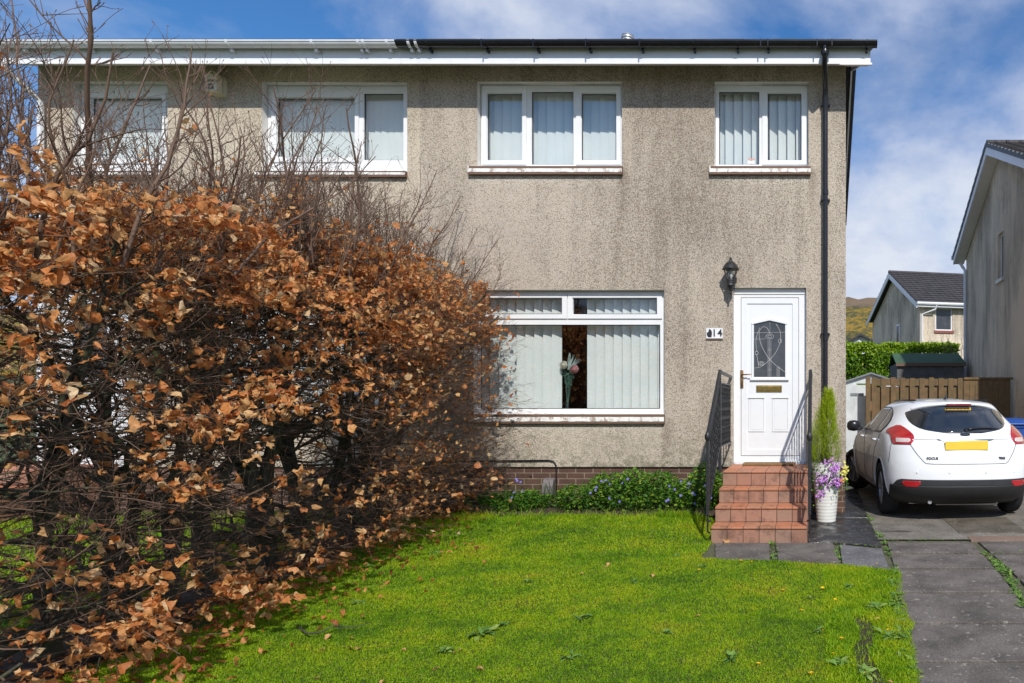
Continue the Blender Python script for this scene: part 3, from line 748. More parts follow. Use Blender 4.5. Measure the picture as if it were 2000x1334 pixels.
# --- front doors
def door(house, OD, detailed=True):
    fy = WY+.07
    fx = lambda p: PX(p+OD[0]-1432, fy); fz = lambda p: PZ(p, fy)
    if not detailed: fx = lambda p: PX(p-1432+OD[0], fy)
    mb = MB()
    holed_plate(mb, ox(OD[0])+.003, ox(OD[1])-.003, oz(911), oz(562)-.003, [(fx(1447), fx(1560), fz(891), fz(581))], fy, .06)
    mb.box(fx(1436), fx(1571), fy-.035, fy+.001, fz(911), fz(900))
    mb.box(fx(1434), fx(1572), fy-.012, fy-.001, fz(575), fz(565))
    fr = mb.build('door_frame', M_upvc, house)
    md = fr.modifiers.new('b', 'BEVEL'); md.width = .006; md.segments = 2; md.limit_method = 'ANGLE'
    ly = fy+.012; mb = MB()
    gx0_, gx1_, gzt, gzb = fx(1472.5), fx(1533.5), fz(634), fz(736)
    mb2 = MB()
    holed_plate(mb, fx(1447.6), fx(1559.4), fz(890), fz(581.6), [(gx0_, gx1_, gzb, gzt+.0)], ly, .045)
    # stepped border round the leaf
    def ring(a, b, c, d, w, y0, y1):
        holed_plate(mb, a, b, c, d, [(a+w, b-w, c+w, d-w)], y0, y1-y0)
    ring(fx(1448), fx(1559), fz(889.5), fz(582), .075, ly-.012, ly-.0005)
    # arched glazing bead
    cxm = (gx0_+gx1_)/2; apex = fz(626)
    o_ = .028
    mb.prism([(gx0_-o_, gzt-.002), (gx0_-o_, gzt+.032), (cxm, apex+.038), (gx1_+o_, gzt+.032), (gx1_+o_, gzt-.002), (gx1_, gzt+.008), (cxm, apex), (gx0_, gzt+.008)][::-1], ly-.022, ly-.0006)
    mb.box(gx0_-o_, gx0_-.001, ly-.018, ly-.0006, gzb-.02, gzt-.002); mb.box(gx1_+.001, gx1_+o_, ly-.018, ly-.0006, gzb-.02, gzt-.002)
    mb.box(gx0_-o_-.02, gx1_+o_+.02, ly-.03, ly-.0006, gzb-.045, gzb-.021)
    # two raised lower panels
    for a, b in ((1462, 1493), (1508.5, 1540)):
        ring(fx(a), fx(b), fz(843), fz(776), .012, ly-.010, ly-.0007)
        mb.box(fx(a)+.022, fx(b)-.022, ly-.006, ly-.0007, fz(843)+.022, fz(776)-.022, 0, .004)
        mb.box(fx(a)-.006, fx(b)+.006, ly-.018, ly-.0105, fz(776)-.012, fz(776)+.004)
    lf = mb.build('door_leaf', M_door, fr)
    md = lf.modifiers.new('b', 'BEVEL'); md.width = .004; md.segments = 2; md.limit_method = 'ANGLE'
    # glass with leaded art nouveau lines
    g_ = MB(); g_.prism([(gx0_, gzb), (gx1_, gzb), (gx1_, gzt+.008), (cxm, apex), (gx0_, gzt+.008)], ly-.003, ly+.004)
    g_.build('door_pane', M_doorglass, fr)
    if detailed:
        ld = MB(); yy = ly-.007
        P = lambda u, v: (PX(1340+u/4.4475, yy), yy, PZ(460+v/4.4475, yy))
        def line(pts, w=.0022):
            ld.tube([P(*p) for p in pts], w, 5)
        def smoothp(pts, n=10):
            res = []
            for i in range(len(pts)-1):
                p0 = pts[max(i-1, 0)]; p1 = pts[i]; p2 = pts[i+1]; p3 = pts[min(i+2, len(pts)-1)]
                for k in range(n):
                    t = k/n
                    res.append(tuple(.5*((2*p1[a])+(-p0[a]+p2[a])*t+(2*p0[a]-5*p1[a]+4*p2[a]-p3[a])*t*t+(-p0[a]+3*p1[a]-3*p2[a]+p3[a])*t**3) for a in (0, 1)))
            return res+[pts[-1]]
        line(smoothp([(728, 850), (700, 800), (660, 798), (635, 850), (650, 940), (700, 1040), (760, 1110), (858, 1185)]))
        line(smoothp([(595, 1152), (650, 1140), (710, 1095), (770, 1030), (810, 950), (822, 900), (815, 830), (780, 765)]))
        line(smoothp([(612, 1010), (608, 900), (640, 800)])); line([(612, 1030), (632, 1140)])
        for x in (712, 724, 737): line([(x, 905), (x, 1226)], .0016)
        for x in (790, 800, 810): line([(x, 1140), (x, 1226)], .0016)
        line([(728, 750), (728, 860)], .0014)
        for z_ in (985, 998, 1160, 1172): line([(708, z_), (741, z_)], .0014)
        line([(590, 845), (858, 840)], .0016); line([(590, 900), (690, 898)], .0014)
        for cx_, cy_, a_, b_ in ((727, 877, 34, 22), (727, 877, 17, 11), (815, 917, 14, 18), (613, 1020, 13, 17), (655, 1112, 24, 16), (655, 1112, 11, 8)):
            line([(cx_+a_*math.cos(t), cy_+b_*math.sin(t)) for t in np.linspace(0, 2*PI, 20)])
        ld.build('leading', M_lead, fr)
    hx = fx(1449)
    mb = MB(); mb.box(fx(1446), fx(1452), ly-.024, ly-.0125, fz(758), fz(723), 0, .003)
    mb.tube([(hx, ly-.02, fz(732)), (hx, ly-.06, fz(732)), (hx+.02, ly-.065, fz(732)), (fx(1468), ly-.06, fz(731.5))], [.009, .009, .009, .007], 10)
    mb.lathe([(.012, 0), (.012, .002)], (0, 0, 0), 3) if False else None
    mb.build('handle', M_bronze, fr, 'auto')
    mb = MB(); a, b, c, d = fx(1477), fx(1527), fz(766), fz(752.5)
    mb.box(a, b, ly-.010, ly-.0005, c, d, 0, .003); mb.box(a+.02, b-.02, ly-.018, ly-.0101, c+.018, d-.014, 0, .003)
    mb.build('letterbox', M_brass, fr)
M_doorglass = plain('obscured_door_glass', (0.055, 0.06, 0.07), 0.12, var=0.35, scale=5, spec=0.6)
door(H, OD, True); door(H2, OD2, False)

# --- front steps
def steps(xl, xr, label, tiles=6):
    T = wthing('front_steps', ((xl+xr)/2, 7.4, 0), label, 'steps')
    RS = .161; fr = [7.025, 7.315, 7.605, 7.90]
    core = MB(); core.prismx([(fr[0]+.02, -.05)]+[p for i, f in enumerate(fr) for p in ((f+.02, RS*i+(0 if i else -.05)), (f+.02, RS*(i+1)-.014))][1:]+[(WY-.003, RS*4-.014), (WY-.003, -.05)], xl+.012, xr-.012)
    core.build('step_core', M_grout, T)
    for i, f in enumerate(fr):
        rs, tr = MB(), MB()
        w = (xr-xl)/tiles; off = (i*0.37 % 1)*0.0
        nxt = fr[i+1] if i < 3 else WY-.004
        for k in range(tiles):
            a = xl+k*w+.0025+random.uniform(-.001, .001); b = xl+(k+1)*w-.0025
            rs.box(a, b, f+.002, f+.019, RS*i-(.03 if i == 0 else -.003), RS*(i+1)-.020, 0, .003)
            rr = random.uniform(-.0015, .0015)
            if i < 3:
                tr.box(a, b, f-.012, nxt+.001, RS*(i+1)-.0135+rr*.3, RS*(i+1)+rr, 0, .005)
                tr.box(a, b, f-.012, f-.0005, RS*(i+1)-.020, RS*(i+1)-.0137, 0, .002)
            else:
                d = (nxt-f)/6
                for q in range(6):
                    tr.box(a, b, f-.012+q*d+(.003 if q else 0), f-.012+(q+1)*d, RS*4-.0135, RS*4+rr*.4, 0, .004)
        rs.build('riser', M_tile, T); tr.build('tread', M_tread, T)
    # side faces of the flight
    for X, s in ((xl, -1), (xr, 1)):
        sd_ = MB()
        for i, f in enumerate(fr):
            nxt = WY-.004; n_ = max(1, round((nxt-f)/.165)); d = (nxt-f-.02)/n_
            for q in range(n_):
                a = f+.021+q*d; x0, x1 = (X, X+.012) if s < 0 else (X-.012, X)
                sd_.box(x0, x1, a+.002, a+d-.002, RS*i+(.002 if i else -.03), RS*(i+1)-.015, 0, .002)
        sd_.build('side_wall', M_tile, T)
    return T
steps(-1.088, -.098, 'flight of four red quarry-tiled steps up to the white front door')
x0_ = PX(OD2[0]-24, WY); steps(x0_, x0_+.99, 'red tiled steps half hidden behind the left end of the beech hedge')

mt = MB(); mt.box(PX(1452, 8.75), PX(1553, 8.75), 8.62, 8.88, .646, .672, 0, .006)
tag(mt.build('doormat', M_mat), 'narrow brown coir doormat lying on the threshold of the white door', 'doormat')

# --- handrails
def handrail(X, out, label, posts):
    T = wthing('handrail', (X, 7.4, 0), label, 'railing', 'black iron handrails of the front steps')
    yt, zt, yb, zb_ = 7.86, 1.80, 6.98, 1.11
    mb = MB(); 
    path = [(X, WY-.02, zt-.02), (X, yt+.1, zt-.005), (X, yt+.02, zt+.005), (X, yt-.05, zt-.04), (X, yb+.05, zb_+.035), (X, yb+.01, zb_-.0), (X, yb, zb_-.05)]
    mb.tube(path, .021, 10); mb.lathe([(.02, -.06), (.03, -.04), (.032, -.01), (.02, .02)], (X, yb, zb_-.0), 12)
    mb.build('rail', M_iron, T, 'auto')
    mb = MB(); mb.tube([(X, yb+.02, .36), (X, yt-.03, .85+.08), (X, WY-.03, .85+.08)], .012, 6)
    mb.tube([(X, yb+.02, zb_-.13), (X, yt-.03, zt-.13), (X, WY-.03, zt-.13)], .010, 6)
    mb.build('cross_bar', M_iron, T, 'auto')
    for y in posts:
        top = zt-.01 if y >= yt-.05 else zb_+(y-yb)/(yt-yb)*(zt-zb_)
        bot = .29 if y < 7.05 else (.642 if y > 7.85 else .2)
        mb = MB(); mb.box(X-.016, X+.016, y-.016, y+.016, bot, top-.01, 0, .003)
        if y < 7.05:
            mb.tube([(X, y, .31), (X, y, .12), (X-out*.012, y+.05, .10), (X-out*.012, y+.05, .10)][:3], .010, 8); mb.tube([(X, y+.05, .22), (X-out*.022, y+.07, .22)], .012, 8)
        mb.build('post', M_iron, T)
    n_ = 19
    for i in range(n_):
        y = 7.08+i*(8.80-7.08)/(n_-1)
        if y < yt: top = zb_+(y-yb)/(yt-yb)*(zt-zb_)-.12; bot = .36+(y-yb)/(yt-yb)*.57
        else: top = zt-.13; bot = .93
        mb = MB()
        k = 14; tw = []
        for j in range(k+1):
            z = bot+(top-bot)*j/k; a = j*.7
            tw.append([(X+.009*math.cos(a+q*PI/2), y+.009*math.sin(a+q*PI/2), z) for q in range(4)])
        vs = [p for rg in tw for p in rg]; fs = [(j*4+q, j*4+(q+1) % 4, (j+1)*4+(q+1) % 4, (j+1)*4+q) for j in range(k) for q in range(4)]
        mb.add(vs, fs); mb.build('baluster', M_iron, T)
handrail(-1.115, -1, 'black iron handrail on the left side of the tiled steps', (6.98, 7.86))
handrail(-.072, 1, 'black iron handrail on the right side of the steps, beside the conifer pot', (6.98, 7.86))

# --- porch lamp
lx = PX(1427.5, 8.78); ly = 8.75
T = wthing('porch_lamp', (lx, WY, PZ(540, WY)), 'black coach lantern fixed to the wall above the left of the door', 'wall lamp')
P = lambda py: PZ(py, ly)
mb = MB(); z0 = P(526)
mb.lathe([(.108, z0-.006), (.112, z0), (.10, z0+.02), (.085, z0+.05), (.055, z0+.085), (.03, z0+.10), (.024, z0+.115), (.016, z0+.12), (.02, z0+.135), (.006, z0+.155)], (lx, ly, 0), 12)
mb.build('cap', M_iron, T, 'auto')
mb = MB(); z1 = P(546)
for k in range(6):
    a = k*PI/3+PI/6; mb.tube([(lx+.092*math.cos(a), ly+.092*math.sin(a), z0-.002), (lx+.052*math.cos(a), ly+.052*math.sin(a), z1)], .006, 6)
mb.lathe([(.054, z1+.008), (.058, z1), (.056, z1-.02), (.05, z1-.06), (.055, z1-.075), (.04, z1-.10), (.02, z1-.13), (.012, z1-.16), (.016, z1-.17), (.006, P(575))], (lx, ly, 0), 12)
mb.build('cage', M_iron, T, 'auto')
mb = MB(); mb.lathe([(.088, z0-.004), (.05, z1+.009)], (lx, ly, 0), 6, cap=False); mb.build('lantern_glass', M_glass, T)
mb = MB(); mb.lathe([(.012, z1+.01), (.03, z1+.04), (.034, z1+.075), (.02, z1+.11), (.004, z1+.125)], (lx, ly, 0), 14); mb.build('bulb', M_reveal, T, 'auto')
mb = MB(); mb.tube([(lx, WY-.001, z1-.02), (lx, 8.85, z1-.07), (lx, ly+.02, z1-.05)], .018, 8)
mb.lathe([(.05, 0), (.05, .02), (.04, .035)], (0, 0, 0), 12) if False else mb.box(lx-.045, lx+.045, WY-.028, WY-.001, z1-.10, z1+.07, 0, .01)
mb.build('bracket', M_iron, T)

# --- number plaque
pyy = WY-.012
T = wthing('number_plaque', (PX(1395, WY), WY, PZ(652, WY)), 'small white house number plaque reading 14 with a dark bird beside the digits', 'sign')
a, b, c, d = PX(1379.2, pyy), PX(1411.4, pyy), PZ(661, pyy), PZ(641, pyy)
mb = MB(); mb.box(a, b, pyy, WY-.001, c, d, 0, .003); mb.build('plate', M_plaque, T)
mb = MB(); mb.box(a, b, pyy-.004, WY-.001, c-.016, c-.004); mb.build('lip', M_sillu, T)
text_mesh('14', (d-c)*.98, .0012, M_ink, 'digits', T, (PX(1400.5, pyy), pyy-.002, (c+d)/2), bold=.003, spacing=1.25, sx_=.9)
K = lambda u, v: (PX(1370+u/33.36, pyy), PZ(630+v/33.36, pyy))
mb = MB(); mb.prism([K(480, 440), K(560, 430), K(640, 500), K(690, 640), K(680, 800), K(655, 950), K(450, 960), K(370, 860), K(345, 670), K(440, 620), K(480, 540)][::-1], pyy-.003, pyy-.0005); mb.build('bird_motif', M_ink, T)
mb = MB(); mb.prism([K(1270, 650), K(1320, 650), K(1370, 790), K(1320, 790)][::-1], pyy-.003, pyy-.0005); mb.build('leaf_motif', M_ink, T)

# --- alarm box
ay = WY-.155
T = wthing('alarm_box', (PX(415, WY), WY, PZ(160, WY)), 'yellowed plastic burglar alarm box with black lettering high on the left wall', 'alarm box')
a, b, c, d = PX(398, ay), PX(422.5, ay), PZ(177, ay), PZ(137.5, ay)
n_ = 14; r_ = (b-a)/2; ztop = d-r_
sec = [(a, c), (b, c)]+[((a+b)/2+r_*math.cos(t), ztop+r_*math.sin(t)) for t in np.linspace(0, PI, n_)]
mb = MB(); mb.prism(sec, ay, ay+.10)
bk = [((x-(a+b)/2)*1.14+(a+b)/2, (z-(c+d)/2)*1.1+(c+d)/2-.012) for x, z in sec]
n = len(sec)
mb.add([(x, ay+.101, z) for x, z in sec]+[(x, WY-.001, z) for x, z in bk], [(i, (i+1) % n, n+(i+1) % n, n+i) for i in range(n)])
o = mb.build('case', M_alarm, T); md = o.modifiers.new('b', 'BEVEL'); md.width = .008; md.segments = 3; md.limit_method = 'ANGLE'
cx_ = (a+b)/2
for s_, py in (('ALARMS', 157.2), ('01505', 165.2), ('321383', 171.4)):
    text_mesh(s_, .042, .0008, M_ink, 'lettering', T, (cx_, ay-.0015, PZ(py, ay)), bold=.0018, sx_=.78)
for k, t in enumerate(np.linspace(PI*.97, PI*.03, 8)):
    x = cx_+r_*.72*math.cos(t); z = ztop+r_*.72*math.sin(t)
    mb = MB(); w = .007; h_ = .011; ca, sa = math.cos(t-PI/2), math.sin(t-PI/2)
    mb.prism([(x+ca*u-sa*v, z+sa*u+ca*v) for u, v in ((-w, -h_), (w, -h_), (w, h_), (-w, h_))], ay-.0025, ay-.0005)
    mb.build('lettering', M_ink, T)

# --- cable and vent on the brick base
mb = MB(); zc_ = PZ(899, 8.88)
mb.tube([(PX(800, 8.88), 8.88, PZ(903, 8.88)), (PX(985, 8.88), 8.88, PZ(900, 8.88)), (PX(1070, 8.88), 8.88, zc_), (PX(1081, 8.88), 8.88, zc_-.01), (PX(1086, 8.89), 8.89, zc_-.07), (PX(1086.5, 8.9), 8.905, PZ(975, 8.9)), (PX(1086, 8.9), 8.905, .1)], .009, 8)
tag(mb.build('cable', M_black, None, 'auto'), 'black cable that bends down the brick base below the big window', 'cable')
mb = MB(); a, b = PX(1059, 8.85), PX(1080, 8.85); z0, z1 = PZ(968, 8.85), PZ(934, 8.85)
mb.prismx([(8.93, z0), (8.84, z0), (8.83, z0+.04), (8.83, z1-.10), (8.86, z1-.03), (8.93, z1)], a, b)
o = mb.build('vent_cover', M_vent); md = o.modifiers.new('b', 'BEVEL'); md.width = .01; md.segments = 3
tag(o, 'grey rounded vent cover on the brick base beside the black cable', 'vent')

# --- vase of dried flowers inside the big window
vx, vy = PX(1110, 9.15), 9.12; z0 = OGz = oz(806)
T = wthing('flower_vase', (vx, vy, z0), 'slender glass vase of artificial flowers in the dark gap between the blinds', 'vase')
Q = lambda px, py, dy=0: (PX(px, vy+dy), vy+dy, PZ(py, vy+dy))
mb = MB(); mb.lathe([(.045, PZ(803, vy)), (.02, PZ(795, vy)), (.016, PZ(775, vy)), (.026, PZ(755, vy))], (vx, vy, 0), 14, cap=False)
mb.build('vase', glass_mat('clear_glass', (0.75, 0.85, 0.82), 2.5), T, 'auto')
M_fg = plain('dusty_green', (0.10, 0.22, 0.17), 0.8); M_fw = plain('cream_petal', (0.75, 0.72, 0.60), 0.7); M_fp = plain('pink_petal', (0.65, 0.33, 0.34), 0.7); M_fq = plain('pale_plume', (0.42, 0.52, 0.50), 0.8)
mb = MB()
for i in range(8): mb.tube([(vx+random.uniform(-.008, .008), vy, PZ(800, vy)), Q(1110+random.uniform(-9, 9), 730, random.uniform(-.02, .02))], .002, 4)
for i in range(420):
    h_ = random.random(); px = 1110+random.uniform(-1, 1)*(3+13*h_); py = 757-38*h_; p = Vector(Q(px, py, random.uniform(-.05, .05)))
    q = p+Vector((random.uniform(-.02, .02), random.uniform(-.02, .02), random.uniform(-.005, .02))); s = Vector((random.uniform(-1, 1), random.uniform(-1, 1), random.uniform(-1, 1))).normalized()*.007
    mb.add([p, (p+q)/2+s, q, (p+q)/2-s], [(0, 1, 2, 3)])
mb.build('foliage', M_fg, T, fix=False)
def rose(mb, c, r):
    c = Vector(c)
    for k in range(60):
        t = k*2.4; u = k/60; d = Vector((math.cos(t)*(u**.5), -.6+.4*u, math.sin(t)*(u**.5))).normalized()
        a = d.cross(Vector((0, 1, .1))).normalized(); b_ = d.cross(a)
        p = c+d*r*(.5+.5*u)
        mb.add([p-a*r*.3, p-b_*r*.25+d*r*.06, p+a*r*.3, p+b_*r*.25+d*r*.06], [(0, 1, 2, 3)])
mb = MB(); rose(mb, Q(1101, 713, -.03), .055); mb.build('cream_flower', M_fw, T, fix=False)
mb = MB(); rose(mb, Q(1122, 721, -.03), .058); mb.build('pink_flower', M_fp, T, fix=False)
mb = MB()
for i in range(16):
    x1 = 1108+random.uniform(0, 30); y1 = 688+abs(x1-1113)*.7
    mb.tube([Q(1112+random.uniform(-4, 8), 722), Q((1112+x1)/2+random.uniform(-2, 2), (722+y1)/2), Q(x1+random.uniform(-3, 3), y1)], [.003, .005, .001], 4)
mb.build('plume', M_fq, T)

# --- small card on the sill of the small upper window
T = wthing('window_card', (PX(1467, 9.06), 9.06, oz(320)), 'small white and pink sticker card low in the small upper window', 'sticker')
M_card = plain('card', (0.75, 0.7, 0.68), 0.7); M_cardp = plain('card_pink', (0.6, 0.35, 0.32), 0.7)
mb = MB(); yv = WY+.095+.026
mb.box(PX(1460, yv), PX(1474, yv), yv-.002, yv, PZ(320, yv), PZ(314, yv)); mb.build('card', M_card, T)
mb = MB(); mb.box(PX(1461, yv), PX(1475, yv), yv-.002, yv, PZ(312, yv), PZ(309, yv)); mb.build('stripe', M_cardp, T)
# ================================================================ BEYOND THE DRIVE
def tile_roof(mb, A, B, Cc, D, nrow, th=.03, course=.035):
    """Courses of tiles as stepped strips: A,B along the eave, D,C along the ridge."""
    A, B, Cc, D = map(Vector, (A, B, Cc, D)); nrm = (B-A).cross(D-A).normalized()
    if nrm.z < 0: nrm = -nrm
    for i in range(nrow):
        u0, u1 = i/nrow, (i+1)/nrow
        a, b = A.lerp(D, u0), B.lerp(Cc, u0); c, d = B.lerp(Cc, u1), A.lerp(D, u1)
        vs = [a+nrm*course, b+nrm*course, c+nrm*.004, d+nrm*.004, a-nrm*.01, b-nrm*.01, c-nrm*.01, d-nrm*.01]
        mb.add(vs, [(0, 1, 2, 3), (7, 6, 5, 4), (0, 4, 5, 1), (1, 5, 6, 2), (2, 6, 7, 3), (3, 7, 4, 0)])
def ribbed(name, base):
    m, t, b = base_mat(name)
    v = nd(t, 'ShaderNodeTexCoord').outputs['Object']
    w = nd(t, 'ShaderNodeTexWave'); w.bands_direction = 'X'; w.inputs['Scale'].default_value = 1.05; w.inputs['Distortion'].default_value = 0.0
    t.links.new(v, w.inputs['Vector'])
    n_ = noi(t, v, 3, 5, .6)
    c = rmp(t, n_, [(0.3, tuple(x*.7 for x in base)), (0.7, tuple(x*1.3 for x in base))])
    t.links.new(c, b.inputs['Base Color']); b.inputs['Roughness'].default_value = .75
    bn = nd(t, 'ShaderNodeBump'); bn.inputs['Strength'].default_value = 1.0; bn.inputs['Distance'].default_value = .06
    t.links.new(w.outputs['Fac'], bn.inputs['Height']); t.links.new(bn.outputs[0], b.inputs['Normal'])
    return m
M_rtile = ribbed('pantile', (0.060, 0.055, 0.060))

# --- neighbouring house on the right: we see its gable wall going away
NX = 4.38; NV = 4.07; ya, yr, yb2 = 12.35, 16.35, 20.3; hz = 4.40+EYE; rz = 6.24+EYE; HW = 8.0
N = wthing('neighbour_house', (NX+4, 16.3, 0), 'stained grey gable house at the right edge, its side wall facing the drive', 'house')
ya_w, yb_w = 12.7, 19.98
zat = hz-.12
w0, w1, wz0, wz1 = F*NX/365.0, F*NX/354.5, 0, 0
w0, w1 = 16.02, 16.50; ym = 16.26
wz0 = PZ(545, ym); wz1 = PZ(455, ym)
mb = MB()
# gable wall split round the slit window
def gz(y): return (zat+(rz-.22-zat)*(y-ya_w)/(yr-ya_w)) if y < yr else (rz-.22+(zat-rz+.22)*(y-yr)/(yb_w-yr))
x0, x1 = NX, NX+.25
mb.prismx([(ya_w, -.1), (w0, -.1), (w0, gz(w0)), (ya_w, zat)], x0, x1)
mb.prismx([(w1, -.1), (yb_w, -.1), (yb_w, zat), (w1, gz(w1))], x0, x1)
mb.prismx([(w0, -.1), (w1, -.1), (w1, wz0), (w0, wz0)], x0, x1)
mb.prismx([(w0, wz1), (w1, wz1), (w1, gz(w1)), (yr, gz(yr)), (w0, gz(w0))], x0, x1)
mb.box(NX+.25, NX+HW, ya_w, ya_w+.25, -.1, zat); mb.box(NX+.25, NX+HW, yb_w-.25, yb_w, -.1, zat); mb.box(NX+HW-.25, NX+HW, ya_w+.25, yb_w-.25, -.1, zat)
mb.build('wall', M_render_n, N)
mb = MB(); mb.prismx([(w0, wz0), (w0+.05, wz0), (w0+.05, wz1), (w0, wz1)], x0+.07, x0+.12); mb.prismx([(w1-.05, wz0), (w1, wz0), (w1, wz1), (w1-.05, wz1)], x0+.07, x0+.12)
mb.prismx([(w0+.05, wz0), (w1-.05, wz0), (w1-.05, wz0+.05), (w0+.05, wz0+.05)], x0+.07, x0+.12); mb.prismx([(w0+.05, wz1-.05), (w1-.05, wz1-.05), (w1-.05, wz1), (w0+.05, wz1)], x0+.07, x0+.12)
nw = mb.build('window', M_upvc, N)
mb = MB(); mb.prismx([(w0+.05, wz0+.05), (w1-.05, wz0+.05), (w1-.05, wz1-.05), (w0+.05, wz1-.05)], x0+.09, x0+.098); mb.build('pane', M_doorglass, nw)
mb = MB(); mb.box(x0-.06, x0+.069, w0-.05, w1+.05, wz0-.08, wz0-.001); mb.build('window_sill', M_sill, nw)
mb = MB()
tile_roof(mb, (NV, ya, hz), (NX+HW+.2, ya, hz), (NX+HW+.2, yr, rz), (NV, yr, rz), 14)
tile_roof(mb, (NV, yb2, hz), (NX+HW+.2, yb2, hz), (NX+HW+.2, yr, rz), (NV, yr, rz), 14)
for i in range(18): mb.tube([(NV+i*.46, yr, rz+.01), (NV+i*.46+.44, yr, rz+.01)], .09, 8)
rf = mb.build('roof', M_rtile, N)
# dark cut ends of the roof tiles stepping up both verges
mb = MB()
for (p, q) in (((ya, hz), (yr, rz)), ((yb2, hz), (yr, rz))):
    for i in range(14):
        y0 = p[0]+(q[0]-p[0])*i/14; z0 = p[1]+(q[1]-p[1])*i/14; y1 = p[0]+(q[0]-p[0])*(i+1)/14; z1 = p[1]+(q[1]-p[1])*(i+1)/14
        mb.prismx([(y0, z0-.068), (y1, z1-.068), (y1, z1+.02), (y0, z0+.05)], NV-.035, NV-.001)
mb.build('verge_tile', plain('verge_slate', (0.13, 0.15, 0.17), 0.7, var=.3), rf)
mb = MB(); 
mb.prismx([(ya, hz-.24), (ya, hz-.07), (yr, rz-.07), (yr, rz-.26)], NV-.012, NV+.03); mb.prismx([(yb2, hz-.24), (yb2, hz-.07), (yr+.001, rz-.07), (yr+.001, rz-.26)], NV-.012, NV+.03)
mb.build('bargeboard', M_fascia, N)
mb = MB(); mb.prismx([(ya, hz-.23), (yr, rz-.245), (yr, rz-.22), (ya, hz-.205)], NV+.031, NX-.001); mb.prismx([(yb2, hz-.23), (yr+.001, rz-.245), (yr+.001, rz-.22), (yb2, hz-.205)], NV+.031, NX-.001)
mb.build('soffit', M_soffit, N)
mb = MB(); mb.tube([(NV+.15, yb2+.02, hz-.12), (NX-.05, yb2-.1, hz-.35), (NX-.055, yb_w-.09, hz-.5), (NX-.055, yb_w-.09, 0.2)], .045, 10)
mb.tube([(NV-.05, yb2+.05, hz-.03), (NX+HW, yb2+.05, hz-.03)], .07, 10)
mb.build('downpipe', M_gutw, N, 'auto')

# --- far house with its corner towards us
FH = empty('far_house', (0, 0, 0), 'distant gable house with a dark tiled roof rising behind the green hedge', 'house')
yaw = math.radians(-12.6)
cxf, cyf = 4.49, 30.7     # near eave corner, roof edge
FH.location = (cxf, cyf, 0); FH.rotation_euler = (0, 0, -yaw)
# local: x along the front to the right, y away; eave corner at 0
he = EYE+200/F*cyf; dep = 7.8; apz = EYE+258/F*34.4
wl = .28
mb = MB(); gb = .8
ym_ = dep/2
Zt = he-.12
mb.prismx([(wl, gb), (dep-wl, gb), (dep-wl, Zt), (ym_, apz-.2), (wl, Zt)], wl, wl+.25)
win = (1.02, 1.86, he-1.22, he-.18)
mb2 = MB(); holed_plate(mb2, wl+.251, 9, gb, Zt, [win], wl, .2)
mb.v, mb.f, mb.m = mb.v, mb.f, mb.m
k = len(mb.v); mb.v += mb2.v; mb.f += [tuple(i+k for i in f) for f in mb2.f]; mb.m += mb2.m
mb.build('wall', M_render_n, FH)
mb = MB(); holed_plate(mb, win[0], win[1], win[2], win[3], [(win[0]+.06, win[1]-.06, win[2]+.06, win[3]-.06)], wl+.05, .05); fw = mb.build('window', M_upvc, FH)
mb = MB(); mb.box(win[0]+.06, win[1]-.06, wl+.08, wl+.09, win[2]+.06, win[3]-.06); mb.build('pane', M_doorglass, fw)
mb = MB(); mb.box(win[0]+.08, win[1]-.08, wl+.091, wl+.1, win[2]+.5, win[3]-.06); mb.build('blind', M_blind, fw)
mb = MB(); mb.box(win[0]-.06, win[1]+.06, wl-.05, wl+.05, win[2]-.12, win[2]-.002); mb.build('window_sill', M_salmon, fw)
yw = ym_-.9; mb = MB(); mb.box(wl-.03, wl+.02, yw, yw+.5, he-1.75, he-.62); sw = mb.build('window', M_upvc, FH)
mb = MB(); mb.box(wl-.035, wl-.031, yw+.08, yw+.42, he-1.67, he-.70); mb.build('pane', M_doorglass, sw)
mb = MB(); tile_roof(mb, (0, -.02, he), (9, -.02, he), (9, ym_, apz), (0, ym_, apz), 14, course=.05); tile_roof(mb, (0, dep, he), (9, dep, he), (9, ym_, apz), (0, ym_, apz), 12)
mb.tube([(0, ym_, apz+.03), (9, ym_, apz+.03)], .10, 8)
mb.build('roof', M_rtile, FH)
mb = MB(); mb.prismx([(-.02, he-.26), (-.02, he-.03), (ym_, apz-.03), (ym_, apz-.27)], -.01, .03); mb.prismx([(dep, he-.26), (dep, he-.03), (ym_+.001, apz-.03), (ym_+.001, apz-.27)], -.01, .03)
mb.build('bargeboard', M_fascia, FH)
mb = MB(); mb.tube([(0, -.07, he-.05), (9, -.07, he-.05)], .07, 8); mb.tube([(.95, -.07, he-.1), (.9, .0, he-.3), (wl+.08, wl-.05, he-.5), (wl+.08, wl-.05, gb)], .045, 8)
mb.box(0, 9, -.04, wl, he-.2, he-.13)
mb.build('gutter', M_gutw, FH, 'auto')

# --- tiny white gable peeping over the hedge
bx, by = PX(1681, 45), 45
B_ = wthing('bungalow', (bx, by+3, 3), 'small white gable end just showing above the green hedge by the wall', 'house')
z1 = PZ(652, by); z0 = PZ(690, by); hw = 1.15
mb = MB(); mb.prism([(bx-hw*1.6, z0-1), (bx+hw*1.6, z0-1), (bx+hw*1.6, z1-1.0), (bx, z1-.12), (bx-hw*1.6, z1-1.0)], by, by+5); mb.build('wall', M_upvc, B_)
mb = MB()
for s in (-1, 1): mb.prism([(bx, z1), (bx+s*hw*1.8, z1-1.12), (bx+s*hw*1.8, z1-1.25), (bx, z1-.13)], by-.3, by+5.2)
mb.build('roof', M_roof, B_)

